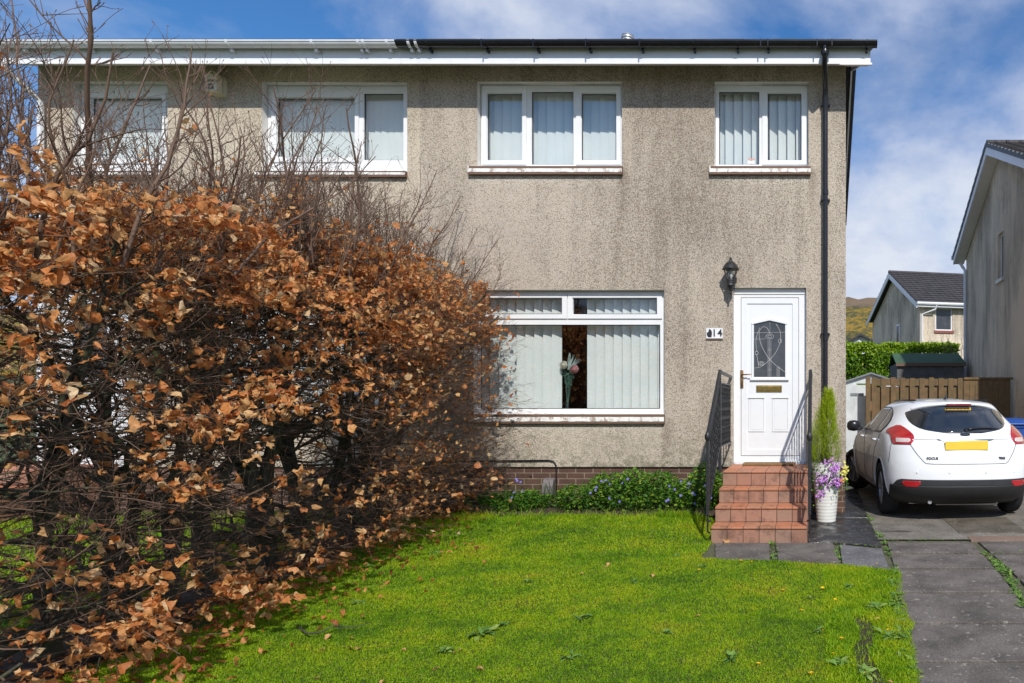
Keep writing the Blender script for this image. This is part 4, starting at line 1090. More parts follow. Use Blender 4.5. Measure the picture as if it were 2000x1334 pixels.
# --- metal garden shed
sy = 15.6
gx = lambda p: PX(p, sy); gzf = lambda p: PZ(p, sy)
T = wthing('metal_shed', (gx(1700), sy, .3), 'pale steel garden shed with its door open, behind the timber gate', 'shed')
xa, xb, xm = gx(1640), gx(1762), gx(1701); ze = gzf(749); za = gzf(729); z0 = gzf(884)
mb = MB()
dx0, dx1 = gx(1673), gx(1699); dzt = gzf(752)
mb.box(xa, dx0, sy, sy+.03, z0, ze); mb.box(dx1+.25, xb, sy, sy+.03, z0, ze)
mb.prism([(xa, ze), (xb, ze), (xb, ze+.005), (xm, za-.02), (xa, ze+.005)], sy, sy+.03)
mb.box(xa, xa+.03, sy+.031, sy+2.4, z0, ze); mb.box(xb-.03, xb, sy+.031, sy+2.4, z0, ze); mb.box(xa+.03, xb-.03, sy+2.37, sy+2.4, z0, ze)
for i in range(9):
    x = xa+.04+i*.036
    if x < dx0-.02: mb.box(x, x+.012, sy-.012, sy, z0, ze-.02)
mb.build('wall', M_zinc, T)
mb = MB()
for s, xe in ((-1, xa-.06), (1, xb+.06)):
    mb.prism([(xm, za+.02), (xe, ze+.0), (xe, ze-.035), (xm, za-.018)], sy-.08, sy+2.45)
mb.build('roof', M_zincd, T)
mb = MB(); mb.box(gx(1652), gx(1697), sy-.06, sy-.02, z0+.02, dzt); mb.box(gx(1661), gx(1687), sy-.075, sy-.061, gzf(773), gzf(768), 1)
dr = mb.build('door', [M_zinc, M_zincd], T)
# clutter inside
T2 = wthing('plywood_board', (gx(1712), sy+.4, .9), 'pale board and white bag leaning just inside the open metal shed', 'board')
mb = MB(); mb.prism([(gx(1700), gzf(785)), (gx(1722), gzf(775)), (gx(1722), gzf(815)), (gx(1700), gzf(800))], sy+.35, sy+.4); mb.build('board', plain('cardboard', (0.3, 0.17, 0.09), .8), T2)

# --- timber fence / gate across the drive
fy = 15.1
T = wthing('timber_fence', (PX(1840, fy), fy, .3), 'brown timber gate and fence panel closing the drive behind the white car', 'fence')
z1 = PZ(738, fy); z0 = .38
x = PX(1702, fy); k = 0
xe = PX(1880, fy); lastw = 0
while x < xe:
    mb = MB(); w = .112; dz = random.uniform(-.012, .012)
    mb.box(x, x+w, fy-.02, fy, z0, z1+dz, 0, .004); mb.build('board', M_wood, T); x += w+.100
    k += 1
x = PX(1702, fy)+.10
while x < xe:
    mb = MB(); mb.box(x, x+.122, fy+.045, fy+.062, z0, z1-.19-random.random()*.012); mb.build('board', M_wood, T); x += .212
mb = MB(); mb.box(PX(1702, fy), xe, fy+.001, fy+.044, z1-.17, z1-.02); mb.box(PX(1702, fy), xe, fy+.001, fy+.044, z0+.3, z0+.4); mb.build('rail', M_wood, T)
x = xe+.02; xe2 = PX(1976, fy)
while x < xe2-.05:
    mb = MB(); w = min(.13, xe2-x); mb.box(x, x+w-.004, fy-.01, fy+.012, z0, z1-.04, 0, .003); mb.build('board', M_wood, T); x += w
mb = MB(); mb.box(PX(1882, fy), xe2+.02, fy-.04, fy+.04, z1-.039, z1+.01, 0, .004); mb.build('capping', M_wood, T)
mb = MB(); mb.box(PX(1699, fy)-.09, PX(1699, fy)+.015, fy-.04, fy+.06, z0, z1+.02, 0, .006); mb.build('post', M_wood, T)

# --- small shed with green felt roof beyond the fence
sy = 19.2
T = wthing('garden_shed', (PX(1808, sy), sy, .8), 'low grey timber shed with a green felt roof showing over the fence', 'shed')
a, b = PX(1752, sy), PX(1882, sy); ze = PZ(709, sy); zr = PZ(690, sy+.9); yb3 = sy+1.9
mb = MB()
for i in range(9):
    z = .5+i*.25
    if z < ze-.05: mb.box(a, b, sy+.004*(i % 2), sy+.03, z, min(z+.245, ze-.02))
mb.box(a, a+.03, sy+.04, yb3, .4, ze); mb.box(b-.03, b, sy+.04, yb3, .4, ze); mb.box(a+.03, b-.03, yb3-.03, yb3, .4, ze)
mb.build('wall', M_oldwood, T)
mb = MB(); xl_ = PX(1733, sy+.9)
vs = [(a-.04, sy-.08, ze), (b+.05, sy-.08, ze), (b+.05, sy+.95, zr), (a-.04, sy+.95, zr), (a-.04, yb3+.08, ze), (b+.05, yb3+.08, ze)]
vs2 = [(x, y, z-.04) for x, y, z in vs]
mb.add(vs+vs2, [(0, 1, 2, 3), (3, 2, 5, 4), (6, 9, 8, 7), (9, 10, 11, 8), (0, 6, 7, 1), (4, 5, 11, 10), (0, 3, 9, 6), (3, 4, 10, 9), (1, 7, 8, 2), (2, 8, 11, 5)])
mb.build('roof', M_felt, T)
mb = MB(); mb.box(a-.04, b+.05, sy-.085, sy-.081, ze-.09, ze-.015); mb.build('fascia', M_sillu, T)

# --- blue wheelie bin beside the neighbour's wall
X0, Y0 = PX(1966, 12.6), 12.6
T = empty('wheelie_bin', (X0, Y0, .05), 'blue wheelie bin just showing between the white car and the side wall', 'bin')
mb = MB()
vs = []
for z, w in ((0, .20), (1.0, .27)):
    vs += [(-w, -w*1.1, z), (w, -w*1.1, z), (w, w*1.1, z), (-w, w*1.1, z)]
mb.add(vs, [(0, 3, 2, 1), (4, 5, 6, 7), (0, 1, 5, 4), (1, 2, 6, 5), (2, 3, 7, 6), (3, 0, 4, 7)])
mb.box(-.29, .29, -.32, .32, .95, 1.0, 0, .01)
mb.build('bin_body', M_bluebin, T)
mb = MB(); mb.prismx([(-.36, 1.005), (-.36, 1.03), (-.2, 1.09), (.2, 1.12), (.34, 1.08), (.34, 1.005)], -.31, .31)
o = mb.build('lid', M_bluebin, T); md = o.modifiers.new('b', 'BEVEL'); md.width = .015; md.segments = 2
mb = MB(); mb.tube([(-.25, .36, 1.02), (.25, .36, 1.02)], .018, 8); mb.build('bin_handle', M_bluebin, T)
for s in (-1, 1):
    mb = MB(); mb.tube([(s*.22, .3, .1), (s*.27, .3, .1)], .1, 16); mb.build('wheel', M_rubber, T)

# ================================================================ THE CAR
CAR = empty('parked_car', (0, 0, 0), 'white hatchback parked tail outwards on the drive with its front wheels turned', 'car')
M_paint = plain('white_car_paint', (0.80, 0.81, 0.83), 0.28, var=.015, scale=2, coat=.8)
M_trim = plain('grey_black_trim', (0.03, 0.031, 0.035), 0.55)
M_trim2 = plain('valance_trim', (0.016, 0.016, 0.017), 0.6)
M_red = plain('tail_lamp_red', (0.40, 0.012, 0.015), 0.12, var=.15, coat=1.0)
M_redd = plain('dark_red_lens', (0.16, 0.008, 0.012), 0.15, coat=1.0)
M_clear = plain('clear_lens', (0.62, 0.50, 0.48), 0.1, var=.2, scale=40, coat=1.0)
M_plate = plain('yellow_plate', (0.82, 0.56, 0.06), 0.4, var=.04)
M_stick = plain('yellow_sticker', (0.72, 0.42, 0.02), 0.5)
M_chrome = plain('chrome', (0.6, 0.6, 0.62), 0.12, metal=1.0, var=.05)
M_alloy = plain('alloy_wheel', (0.36, 0.36, 0.37), 0.35, metal=.7)
M_blueov = plain('badge_blue', (0.02, 0.03, 0.07), 0.2)
M_under = plain('car_underside', (0.01, 0.01, 0.01), 0.9)
tz = [.20, .26, .33, .40, .50, .62, .72, .82, .90, .97, 1.02, 1.07, 1.12, 1.18, 1.24, 1.30, 1.36, 1.40, 1.43, 1.455, 1.475, 1.485]
tw = [.80, .86, .885, .90, .912, .912, .912, .912, .905, .895, .885, .865, .83, .785, .745, .705, .665, .625, .56, .46, .30, .12]
tr = [.22, .11, .04, .01, .0, .0, .015, .045, .065, .085, .11, .15, .20, .265, .33, .39, .435, .42, .45, .66, 1.05, 1.35]
tf = [4.1, 4.3, 4.34, 4.36, 4.36, 4.34, 4.28, 4.15, 3.98, 3.62, 3.18, 3.02, 2.90, 2.78, 2.66, 2.54, 2.40, 2.28, 2.15, 2.0, 1.85, 1.7]
EF, ER = 2.6, 2.6
def prof(z):
    from math import floor
    i = max(1, min(len(tz)-2, int(np.searchsorted(tz, z))))
    return tuple(float(np.interp(z, tz, a)) for a in (tw, tr, tf))
_cs = {}
def smoothprof(z):
    # average over a small window for a softer body
    acc = np.zeros(3)
    for d, w in ((-.03, .15), (-.015, .2), (0, .3), (.015, .2), (.03, .15)):
        acc += w*np.array(prof(min(1.485, max(.2, z+d))))
    return acc
def outline(z, n=40):
    """half outline (x>=0) from rear centre round to front centre"""
    w, r0, f0 = smoothprof(z)
    Lr = float(np.interp(z, [.3, .9, 1.1, 1.4, 1.485], [.62, .62, .75, .80, .35])); Lf = float(np.interp(z, [.3, .9, 1.1, 1.4, 1.485], [1.1, 1.1, .9, .6, .2]))
    pts = []
    for k in range(n):
        t = k/(n-1)*PI/2; x = w*math.sin(t)**(2/2.7); y = r0+Lr*(1-math.cos(t)**(2/2.7)); pts.append((x, y))
    m_ = 16
    for k in range(1, m_): 
        y = r0+Lr+(f0-Lf-r0-Lr)*k/m_; pts.append((w, y))
    for k in range(n):
        t = (1-k/(n-1))*PI/2; x = w*math.sin(t)**(2/2.4); y = f0-Lf*(1-math.cos(t)**(2/2.4)); pts.append((x, y))
    # side taper towards the nose and tail
    return [(x*(1-.035*max(0, (y-2.4)/1.9)**2-.02*max(0, (1.2-y)/1.2)**2), y) for x, y in pts]
def body_mesh():
    zs = np.concatenate([np.linspace(.20, .98, 28), np.linspace(1.0, 1.485, 34)])
    mb = MB(); rings = []
    for z in zs:
        h = outline(z); ring = [(x, y, z) for x, y in h]+[(-x, y, z) for x, y in h[-2:0:-1]]
        rings.append(ring)
    n = len(rings[0]); vs = [p for rg in rings for p in rg]
    fs = [(j*n+i, j*n+(i+1) % n, (j+1)*n+(i+1) % n, (j+1)*n+i) for j in range(len(zs)-1) for i in range(n)]
    fs.append(tuple(range(n))[::-1]); fs.append(tuple((len(zs)-1)*n+i for i in range(n)))
    mb.add(vs, fs)
    return mb
WR = .335; AX = (.86, 3.49)
body = body_mesh().build('body', [M_paint, M_under], CAR, True)
# wheel arches cut out of the body
cut = MB()
for ay_ in AX:
    for s in (-1, 1): cut.tube([(s*.60, ay_, WR+.01), (s*1.1, ay_, WR+.01)], .375, 40)
cutter = cut.build('cutter', M_under)
md = body.modifiers.new('cut', 'BOOLEAN'); md.operation = 'DIFFERENCE'; md.object = cutter; md.solver = 'EXACT'
bpy.context.view_layer.update()
dg = bpy.context.evaluated_depsgraph_get(); me = bpy.data.meshes.new_from_object(body.evaluated_get(dg))
body.modifiers.clear(); body.data = me; bpy.data.objects.remove(cutter)
for p in me.polygons:
    c = p.center
    for ay_ in AX:
        if abs(c.x) < .93 and math.hypot(c.y-ay_, c.z-WR-.01) < .374 and abs(c.x) > .5: p.material_index = 1
    if c.z < .30: p.material_index = 1
me.set_sharp_from_angle(angle=math.radians(40))

def S_(s, z, off=.004):
    """point on the tail and side by signed arc distance s from the rear centre"""
    h = outline(z, 60); a = abs(s); acc = 0
    for (x0, y0), (x1, y1) in zip(h, h[1:]):
        d = math.hypot(x1-x0, y1-y0)
        if acc+d >= a:
            u = (a-acc)/d if d else 0; x = x0+(x1-x0)*u; y = y0+(y1-y0)*u
            nx, ny = (y1-y0)/(d or 1), -(x1-x0)/(d or 1)
            sg = 1 if s >= 0 else -1
            return Vector(((x+nx*off)*sg, y+ny*off, z))
        acc += d
    return Vector((h[-1][0], h[-1][1], z))
def patch(mb, rows, off=.005, ns=14, nz=10, mi=0, arc=True, side=None):
    """rows: list of (z, left, right); filled over the body surface"""
    zs_ = [r[0] for r in rows]; Z = np.linspace(min(zs_), max(zs_), nz*3)
    rs = sorted(rows); grid = []
    for z in Z:
        a = float(np.interp(z, [r[0] for r in rs], [r[1] for r in rs])); b = float(np.interp(z, [r[0] for r in rs], [r[2] for r in rs]))
        line = []
        for k in range(ns+1):
            q = a+(b-a)*k/ns
            if side is None: line.append(S_(q, z, off))
            else:
                h = outline(z, 40); ys_ = [p[1] for p in h]; xs_ = [p[0] for p in h]
                line.append(Vector((side*(float(np.interp(q, ys_, xs_))+off), q, z)))
        grid.append(line)
    m_ = ns+1; n = len(grid)
    vs = [p for l in grid for p in l]
    # close the patch to the body so that it has an edge
    inner = []
    for l in grid:
        for p in l: inner.append(Vector((p.x*(1-.012), p.y+(.010 if side is None else 0), p.z)))
    fs = [(j*m_+i, j*m_+i+1, (j+1)*m_+i+1, (j+1)*m_+i) for j in range(n-1) for i in range(m_-1)]
    bd = [i for i in range(m_)]+[j*m_+m_-1 for j in range(1, n)]+[(n-1)*m_+i for i in range(m_-2, -1, -1)]+[j*m_ for j in range(n-2, 0, -1)]
    k = n*m_
    fs += [(bd[i], bd[(i+1) % len(bd)], k+bd[(i+1) % len(bd)], k+bd[i]) for i in range(len(bd))]
    mb.add(vs+inner, fs, mi)
# rear window
def rearwin(off, grow=0.0):
    rows = [(1.07-grow, .20), (1.08, .36), (1.095, .45), (1.12, .53), (1.16, .60), (1.20, .645), (1.25, .68), (1.295, .70), (1.31, .69), (1.33, .60), (1.35, .48), (1.368, .34), (1.384+grow, .12)]
    rows = [(z, -a-grow, a+grow) for z, a in rows]
    return rows
mb = MB(); patch(mb, rearwin(0, .012), .002, 30, 12); mb.build('window_seal', M_black, CAR, True)
M_rearglass = plain('tinted_rear_glass', (0.018, 0.021, 0.026), 0.04, var=.2, spec=.8, coat=1.0)
mb = MB(); patch(mb, rearwin(0), .005, 30, 12); mb.build('rear_window', M_rearglass, CAR, True)
# spoiler lip over the rear window
mb = MB(); vs = []; n = 28
for i in range(n+1):
    s = -.62+1.24*i/n; e = abs(s/.62)
    z = 1.405-.07*e**2.2; p = S_(s*.98, z, .0)
    top = p+Vector((0, .16, .036)); mid = p+Vector((0, -.045+.03*e, .018)); low = p+Vector((0, -.035+.03*e, -.008)); inn = p+Vector((0, .03, -.02))
    vs += [top, mid, low, inn]
mb.add(vs, [(i*4+k, (i+1)*4+k, (i+1)*4+k+1, i*4+k+1) for i in range(n) for k in range(3)])
mb.build('spoiler', M_paint, CAR, True)
mb = MB(); c0 = S_(0, 1.40, 0)
mb.box(-.155, .155, c0.y-.056, c0.y-.03, 1.386, 1.414, 0, .006); mb.build('brake_light', M_redd, CAR)
mb = MB(); patch(mb, [(1.335, -.165, .165), (1.365, -.165, .165)], .009, 10, 3); st_ = mb.build('window_sticker', M_stick, CAR, True)
mb = MB()
for i in range(20):
    s = -.145+i*.0150; p = S_(s, 1.35, .012); w = .0045; mb.box(p.x-w, p.x+w, p.y-.006, p.y+.004, 1.343+.003*(i % 3), 1.358)
mb.build('lettering', M_ink, st_)
# tail lamps
def lampq(sg):
    rows = [(.925, .66, .90), (.94, .655, .93), (.96, .635, .945), (.985, .62, .955), (1.01, .615, .965), (1.04, .62, .99), (1.065, .64, 1.12), (1.09, .67, 1.09), (1.11, .70, 1.03), (1.13, .735, .94), (1.15, .79, .86)]
    return [(z, a*sg, b*sg) if sg > 0 else (z, b*sg, a*sg) for z, a, b in rows]
for sg in (-1, 1):
    mb = MB(); patch(mb, lampq(sg), .010, 16, 10); tl = mb.build('tail_lamp', M_red, CAR, True)
    mb = MB(); rr_ = [(.95, .69, .86), (.965, .665, .87), (.985, .66, .87), (1.0, .68, .86)]
    patch(mb, [(z, a*sg, b*sg) if sg > 0 else (z, b*sg, a*sg) for z, a, b in rr_], .014, 12, 5); mb.build('reversing_lens', M_clear, tl, True)
    mb = MB(); patch(mb, [(.425, .60*sg, .75*sg) if sg > 0 else (.425, .75*sg, .60*sg), (.46, .56*sg, .80*sg) if sg > 0 else (.46, .80*sg, .56*sg), (.495, .56*sg, .77*sg) if sg > 0 else (.495, .77*sg, .56*sg)], .012, 8, 4)
    mb.build('reflector', M_red, CAR, True)
# lower bumper trim
mb = MB(); patch(mb, [(.44, -.93, .93), (.50, -.86, .86), (.515, -.80, .80)], .008, 40, 4); mb.build('bumper_trim', M_trim, CAR, True)
mb = MB(); patch(mb, [(.225, -.98, .98), (.30, -1.02, 1.02), (.42, -1.0, 1.0), (.438, -.98, .98)], .010, 40, 6); mb.build('valance', M_trim2, CAR, True)
# tailgate shut line
def seam(pts, r=.004, off=.001, mat_=M_ink, name='shut_line', par=None):
    mb = MB(); mb.tube([S_(s, z, off) for s, z in pts], r, 5); return mb.build(name, mat_, par or CAR)
def dens(pts, n=8):
    res = []
    for a, b in zip(pts, pts[1:]):
        for k in range(n): res.append((a[0]+(b[0]-a[0])*k/n, a[1]+(b[1]-a[1])*k/n))
    return res+[pts[-1]]
seam(dens([(-.67, .925), (-.60, .82), (-.52, .725), (-.49, .705), (-.40, .70), (.40, .70), (.49, .705), (.52, .725), (.60, .82), (.67, .925)]), .004)
seam(dens([(-.62, .985), (-.34, .985)]), .0025); seam(dens([(.34, .985), (.62, .985)]), .0025)
for sg in (-1, 1):
    seam(dens([(sg*.95, .925), (sg*.99, .80), (sg*1.02, .70)]), .003)
mb = MB()
patch(mb, [(.968, -.27, .27), (.985, -.345, .345), (.993, -.345, .345)], .012, 30, 3); mb.build('handle_strip', M_chrome, CAR, True)
mb = MB(); p = S_(0, .92, 0); vs = []
mb.box(-.262, .262, p.y-.022, p.y-.004, .862, .975, 0, .008); mb.build('number_plate', M_plate, CAR)
bz = 1.045; p = S_(0, bz, 0)
def oval(a, b, y0, y1, mat_, name):
    m_ = MB(); m_.prism([(a*math.cos(t), bz+b*math.sin(t)) for t in np.linspace(0, 2*PI, 33)[:-1]], y0, y1); return m_.build(name, mat_, CAR)
oval(.062, .026, p.y-.012, p.y+.03, M_chrome, 'badge_ring'); oval(.056, .021, p.y-.0155, p.y-.0125, M_blueov, 'badge')
text_mesh('Ford', .032, .0006, M_chrome, 'lettering', CAR, (0, p.y-.0165, bz), bold=.0003)
p = S_(-.42, .765, 0); text_mesh('FOCUS', .045, .003, M_chrome, 'lettering', CAR, (-.415, p.y-.008, .765), rot=(PI/2, 0, -.16), bold=.002, sx_=.95)
p = S_(.42, .765, 0); text_mesh('TDCi', .040, .003, M_trim, 'lettering', CAR, (.43, p.y-.008, .765), rot=(PI/2, 0, .16), bold=.002, sx_=.9)
for s in (-.60, -.22, .22, .60):
    p = S_(s, .60, .002); mb = MB(); mb.tube([(p.x, p.y+.004, .60), (p.x, p.y-.004, .60)], .012, 14); mb.build('parking_sensor', M_soffit, CAR)
# wiper
mb = MB(); a = S_(-.0, 1.10, .03); pts = [S_(s, z, .022) for s, z in ((.02, 1.10), (.10, 1.112), (.2, 1.12), (.33, 1.118), (.44, 1.112))]
mb.tube(pts, [.017, .012, .010, .009, .005], 8); mb.tube([S_(.02, 1.10, 0), S_(.02, 1.10, .03)], .02, 10); mb.build('rear_wiper', M_black, CAR, True)
# side windows and pillars (the left side is the one seen)
for sd2 in (-1, 1):
    mb = MB(); patch(mb, [(1.035, .98, 3.0), (1.05, .93, 2.98), (1.12, .80, 2.84), (1.2, .82, 2.68), (1.28, .93, 2.50), (1.34, 1.10, 2.36), (1.375, 1.35, 2.26)], .003, 30, 8, side=sd2); mb.build('window_seal', M_black, CAR, True)
    for rows in ([(1.05, 2.13, 2.93), (1.12, 2.10, 2.80), (1.2, 2.06, 2.64), (1.28, 2.02, 2.46), (1.355, 1.98, 2.30)],
                 [(1.05, 1.28, 2.07), (1.12, 1.26, 2.04), (1.2, 1.25, 2.0), (1.28, 1.25, 1.96), (1.355, 1.26, 1.92)],
                 [(1.06, .97, 1.22), (1.12, .87, 1.21), (1.2, .88, 1.20), (1.28, .99, 1.20), (1.335, 1.13, 1.21)]):
        mb = MB(); patch(mb, rows, .006, 10, 6, side=sd2); mb.build('side_window', plain('side_glass', (0.10, 0.105, 0.10), 0.06, var=.3, scale=2, spec=.8, coat=1.0), CAR, True)
    def sseam(pts, r=.0035):
        mb = MB(); q = []
        for y, z in pts:
            h = outline(z, 40); q.append((sd2*(float(np.interp(y, [p_[1] for p_ in h], [p_[0] for p_ in h]))+.0005), y, z))
        mb.tube(q, r, 5); mb.build('door_gap', M_ink, CAR)
    sseam(dens([(2.10, 1.05), (2.12, .8), (2.10, .36)])); sseam(dens([(.93, 1.03), (1.06, .93), (1.24, .8), (1.36, .55), (1.42, .36)])); sseam(dens([(2.95, 1.03), (3.02, .85), (2.98, .36)]))
    sseam(dens([(2.98, .35), (1.40, .35)]))
    for y in (1.22, 2.28):
        h = outline(.92, 40); x = float(np.interp(y, [p_[1] for p_ in h], [p_[0] for p_ in h]))
        mb = MB(); mb.tube([(sd2*(x-.01), y-.09, .935), (sd2*(x+.028), y-.07, .94), (sd2*(x+.03), y+.07, .94), (sd2*(x-.01), y+.09, .935)], [.012, .016, .016, .012], 8); mb.build('door_handle', M_paint, CAR, True)
    x = sd2
    mb = MB(); mb.lathe([(.01, -.085), (.075, -.07), (.095, -.02), (.09, .04), (.06, .075), (.01, .085)], (0, 0, 0), 18)
    mb.v = [(sd2*.985+v[0]*1.15, 2.72+v[1]*.75, 1.075+v[2]) for v in mb.v]
    mr_ = mb.build('wing_mirror', M_black, CAR, True)
    mb = MB(); mb.tube([(sd2*.86, 2.78, 1.03), (sd2*.93, 2.74, 1.04)], [.035, .03], 8); mb.build('mirror_arm', M_black, mr_, True)
    # roof rail slot
    mb = MB(); mb.tube([(sd2*.47, .72, 1.458), (sd2*.50, 1.4, 1.462), (sd2*.50, 1.9, 1.455)], .012, 6); mb.build('roof_strip', M_black, CAR, True)
    # wheel arch lips
    for ay_ in AX:
        mb = MB(); q = []
        for t in np.linspace(-.15, PI+.15, 26):
            y = ay_+.378*math.cos(t); z = WR+.01+.378*math.sin(t); h = outline(max(.21, z), 40)
            q.append((sd2*(float(np.interp(y, [p_[1] for p_ in h], [p_[0] for p_ in h]))-.004), y, z))
        mb.tube(q, .013, 8); mb.build('arch_lip', M_paint, CAR, True)
mb = MB(); mb.tube([(0, 1.02, 1.475), (0, .94, 1.52), (0, .90, 1.525)], [.022, .012, .006], 8); mb.build('aerial', M_black, CAR, True)
def wheel(x, y, steer, sg):
    E = empty('wheel', (x, y, WR), None, None); E.parent = CAR; E.rotation_euler = (0, 0, steer)
    w = .105
    # the tyre is the part itself; its rim a sub-part
    prof_ = [(.215, -w*.86), (.24, -w), (.30, -w), (.325, -w*.8), (WR, -w*.55), (WR, w*.55), (.325, w*.8), (.30, w), (.24, w), (.215, w*.86)]
    def rot(mb_):
        mb_.v = [(v[2], v[1], v[0]) for v in mb_.v]; return mb_
    mb = MB(); mb.lathe(prof_, (0, 0, 0), 40, cap=False)
    for off_ in (-.045, -.015, .015, .045): mb.lathe([(WR+.0005, off_-.004), (WR+.0005, off_+.004)], (0, 0, 0), 40, 1, cap=False)
    rot(mb).build('tyre', [M_rubber, M_under], E, True)
    mb = MB(); o = sg*w*.72
    mb.lathe([(.222, o+.01*sg), (.205, o), (.195, o-.05*sg), (.10, o-.06*sg)], (0, 0, 0), 36, cap=False)
    for k in range(5):
        a = k*2*PI/5+.3
        for da in (-.16, .16):
            c_, s_ = math.cos(a+da), math.sin(a+da)
            mb.tube([(.05*math.cos(a), .05*math.sin(a), o-.015*sg), (.205*c_, .205*s_, o-.004*sg)], [.022, .014], 6)
    mb.lathe([(.001, o+.004*sg), (.05, o), (.055, o-.02*sg)], (0, 0, 0), 16, cap=False)
    rot(mb).build('rim', M_alloy, E, 'auto')
    mb = MB(); mb.lathe([(.001, o-.075*sg), (.2, o-.075*sg)], (0, 0, 0), 24, cap=False); rot(mb).build('brake_disc', M_trim2, E)
for sg in (-1, 1):
    wheel(sg*.80, AX[0], 0, sg); wheel(sg*.81, AX[1], math.radians(24), sg)
mb = MB(); mb.tube([(-.42, .35, .25), (-.42, .16, .235)], .024, 12); mb.tube([(.45, .3, .24), (-.3, .35, .24)], .07, 10); mb.box(-.6, .6, .5, 3.9, .17, .205); mb.build('exhaust', M_steel, CAR)
CAR.location = (PX(1891, 8.06), 8.06, 0.015); CAR.rotation_euler = (0, 0, math.radians(4.8))
# ================================================================ VEGETATION
def np_mesh(name, V, Fq=None, Ft=None, mats=None, attr=None, parent=None, smooth=False):
    """fast mesh from numpy: V (n,3); Fq (m,4) quads; Ft (k,3) triangles; attr: per-vertex tone"""
    me = bpy.data.meshes.new(name)
    nq = 0 if Fq is None else len(Fq); ntr = 0 if Ft is None else len(Ft)
    me.vertices.add(len(V)); me.vertices.foreach_set('co', np.ascontiguousarray(V, dtype=np.float32).ravel())
    loops = []; starts = []; 
    if nq: loops.append(Fq.ravel())
    if ntr: loops.append(Ft.ravel())
    loops = np.concatenate(loops).astype(np.int32)
    starts = np.concatenate([np.arange(nq)*4, nq*4+np.arange(ntr)*3]).astype(np.int32)
    me.loops.add(len(loops)); me.loops.foreach_set('vertex_index', loops)
    me.polygons.add(nq+ntr); me.polygons.foreach_set('loop_start', starts)
    me.update(calc_edges=True)
    if attr is not None:
        a = me.attributes.new('tone', 'FLOAT', 'POINT'); a.data.foreach_set('value', attr.astype(np.float32))
    if smooth: me.polygons.foreach_set('use_smooth', np.ones(nq+ntr, bool))
    me.materials.append(mats)
    o = bpy.data.objects.new(name, me); C.objects.link(o); o.parent = parent
    if parent is not None and parent.get('world'):
        o.matrix_parent_inverse = Matrix.LocRotScale(parent.location, parent.rotation_euler, None).inverted()
    return o
def unit(a): return a/np.maximum(np.linalg.norm(a, axis=-1, keepdims=True), 1e-9)
def tubes(P, R, n=3):
    """P (N,K,3) polylines, R (N,K) radii -> verts, quads"""
    N_, K, _ = P.shape
    D = np.empty_like(P); D[:, 1:-1] = P[:, 2:]-P[:, :-2]; D[:, 0] = P[:, 1]-P[:, 0]; D[:, -1] = P[:, -1]-P[:, -2]
    D = unit(D); ref = np.where(np.abs(D[:, :1, 2:3]) > .85, np.array([1., .2, 0]), np.array([0, .1, 1.])); ref = np.broadcast_to(ref, D.shape)
    A = unit(np.cross(D, ref)); B = np.cross(A, D)
    th = np.arange(n)*2*PI/n
    V = P[:, :, None, :]+R[:, :, None, None]*(A[:, :, None, :]*np.cos(th)[None, None, :, None]+B[:, :, None, :]*np.sin(th)[None, None, :, None])
    base = (np.arange(N_)*K*n)[:, None, None]+(np.arange(K-1)*n)[None, :, None]; j = np.arange(n)[None, None, :]; j2 = (j+1) % n
    Q = np.stack([base+j, base+j2, base+n+j2, base+n+j], -1).reshape(-1, 4)
    return V.reshape(-1, 3), Q
def leaves(P, D, Nn, L, Wd, curl, fold, jit=.08, tone=None, simple=False):
    """curled, folded and crinkled leaves: base P, direction D, face normal Nn"""
    n = len(P); D = unit(D); X = unit(np.cross(D, Nn)); Nn = np.cross(X, D)
    u = np.array([0, .20, .20, .20, .48, .48, .48, .76, .76, .76, 1.0]); s = np.array([0, -.36, 0, .36, -.5, 0, .5, -.33, 0, .33, 0])
    L = L[:, None]; Wd = Wd[:, None]; curl = curl[:, None]; fold = fold[:, None]
    uu = u[None]*L; ang = curl*u[None]
    along = np.where(np.abs(curl) > .05, np.sin(ang)/np.where(np.abs(curl) > .05, curl, 1)*L, uu)
    bend = np.where(np.abs(curl) > .05, (1-np.cos(ang))/np.where(np.abs(curl) > .05, curl, 1)*L, 0)
    side = s[None]*Wd*np.cos(fold); lift = np.abs(s[None])*Wd*np.sin(fold)
    tw = rng.normal(0, .5, (n, 1))*u[None]; side, lift = side*np.cos(tw), lift+side*np.sin(tw)
    V = P[:, None]+D[:, None]*along[..., None]+Nn[:, None]*(bend+lift)[..., None]+X[:, None]*side[..., None]
    V = V+rng.normal(0, 1, V.shape)*(jit*L)[..., None]*np.array([0, .8, .35, .8, 1, .4, 1, 1, .5, 1, .6])[None, :, None]
    b = (np.arange(n)*11)[:, None]
    q = np.array([[1, 4, 5, 2], [2, 5, 6, 3], [4, 7, 8, 5], [5, 8, 9, 6]]); t_ = np.array([[0, 1, 2], [0, 2, 3], [7, 10, 8], [8, 10, 9]])
    Q = (b[:, :, None]+q[None]).reshape(-1, 4); T_ = (b[:, :, None]+t_[None]).reshape(-1, 3)
    at = np.repeat(tone if tone is not None else rng.random(n), 11)
    return V.reshape(-1, 3), Q, T_, at
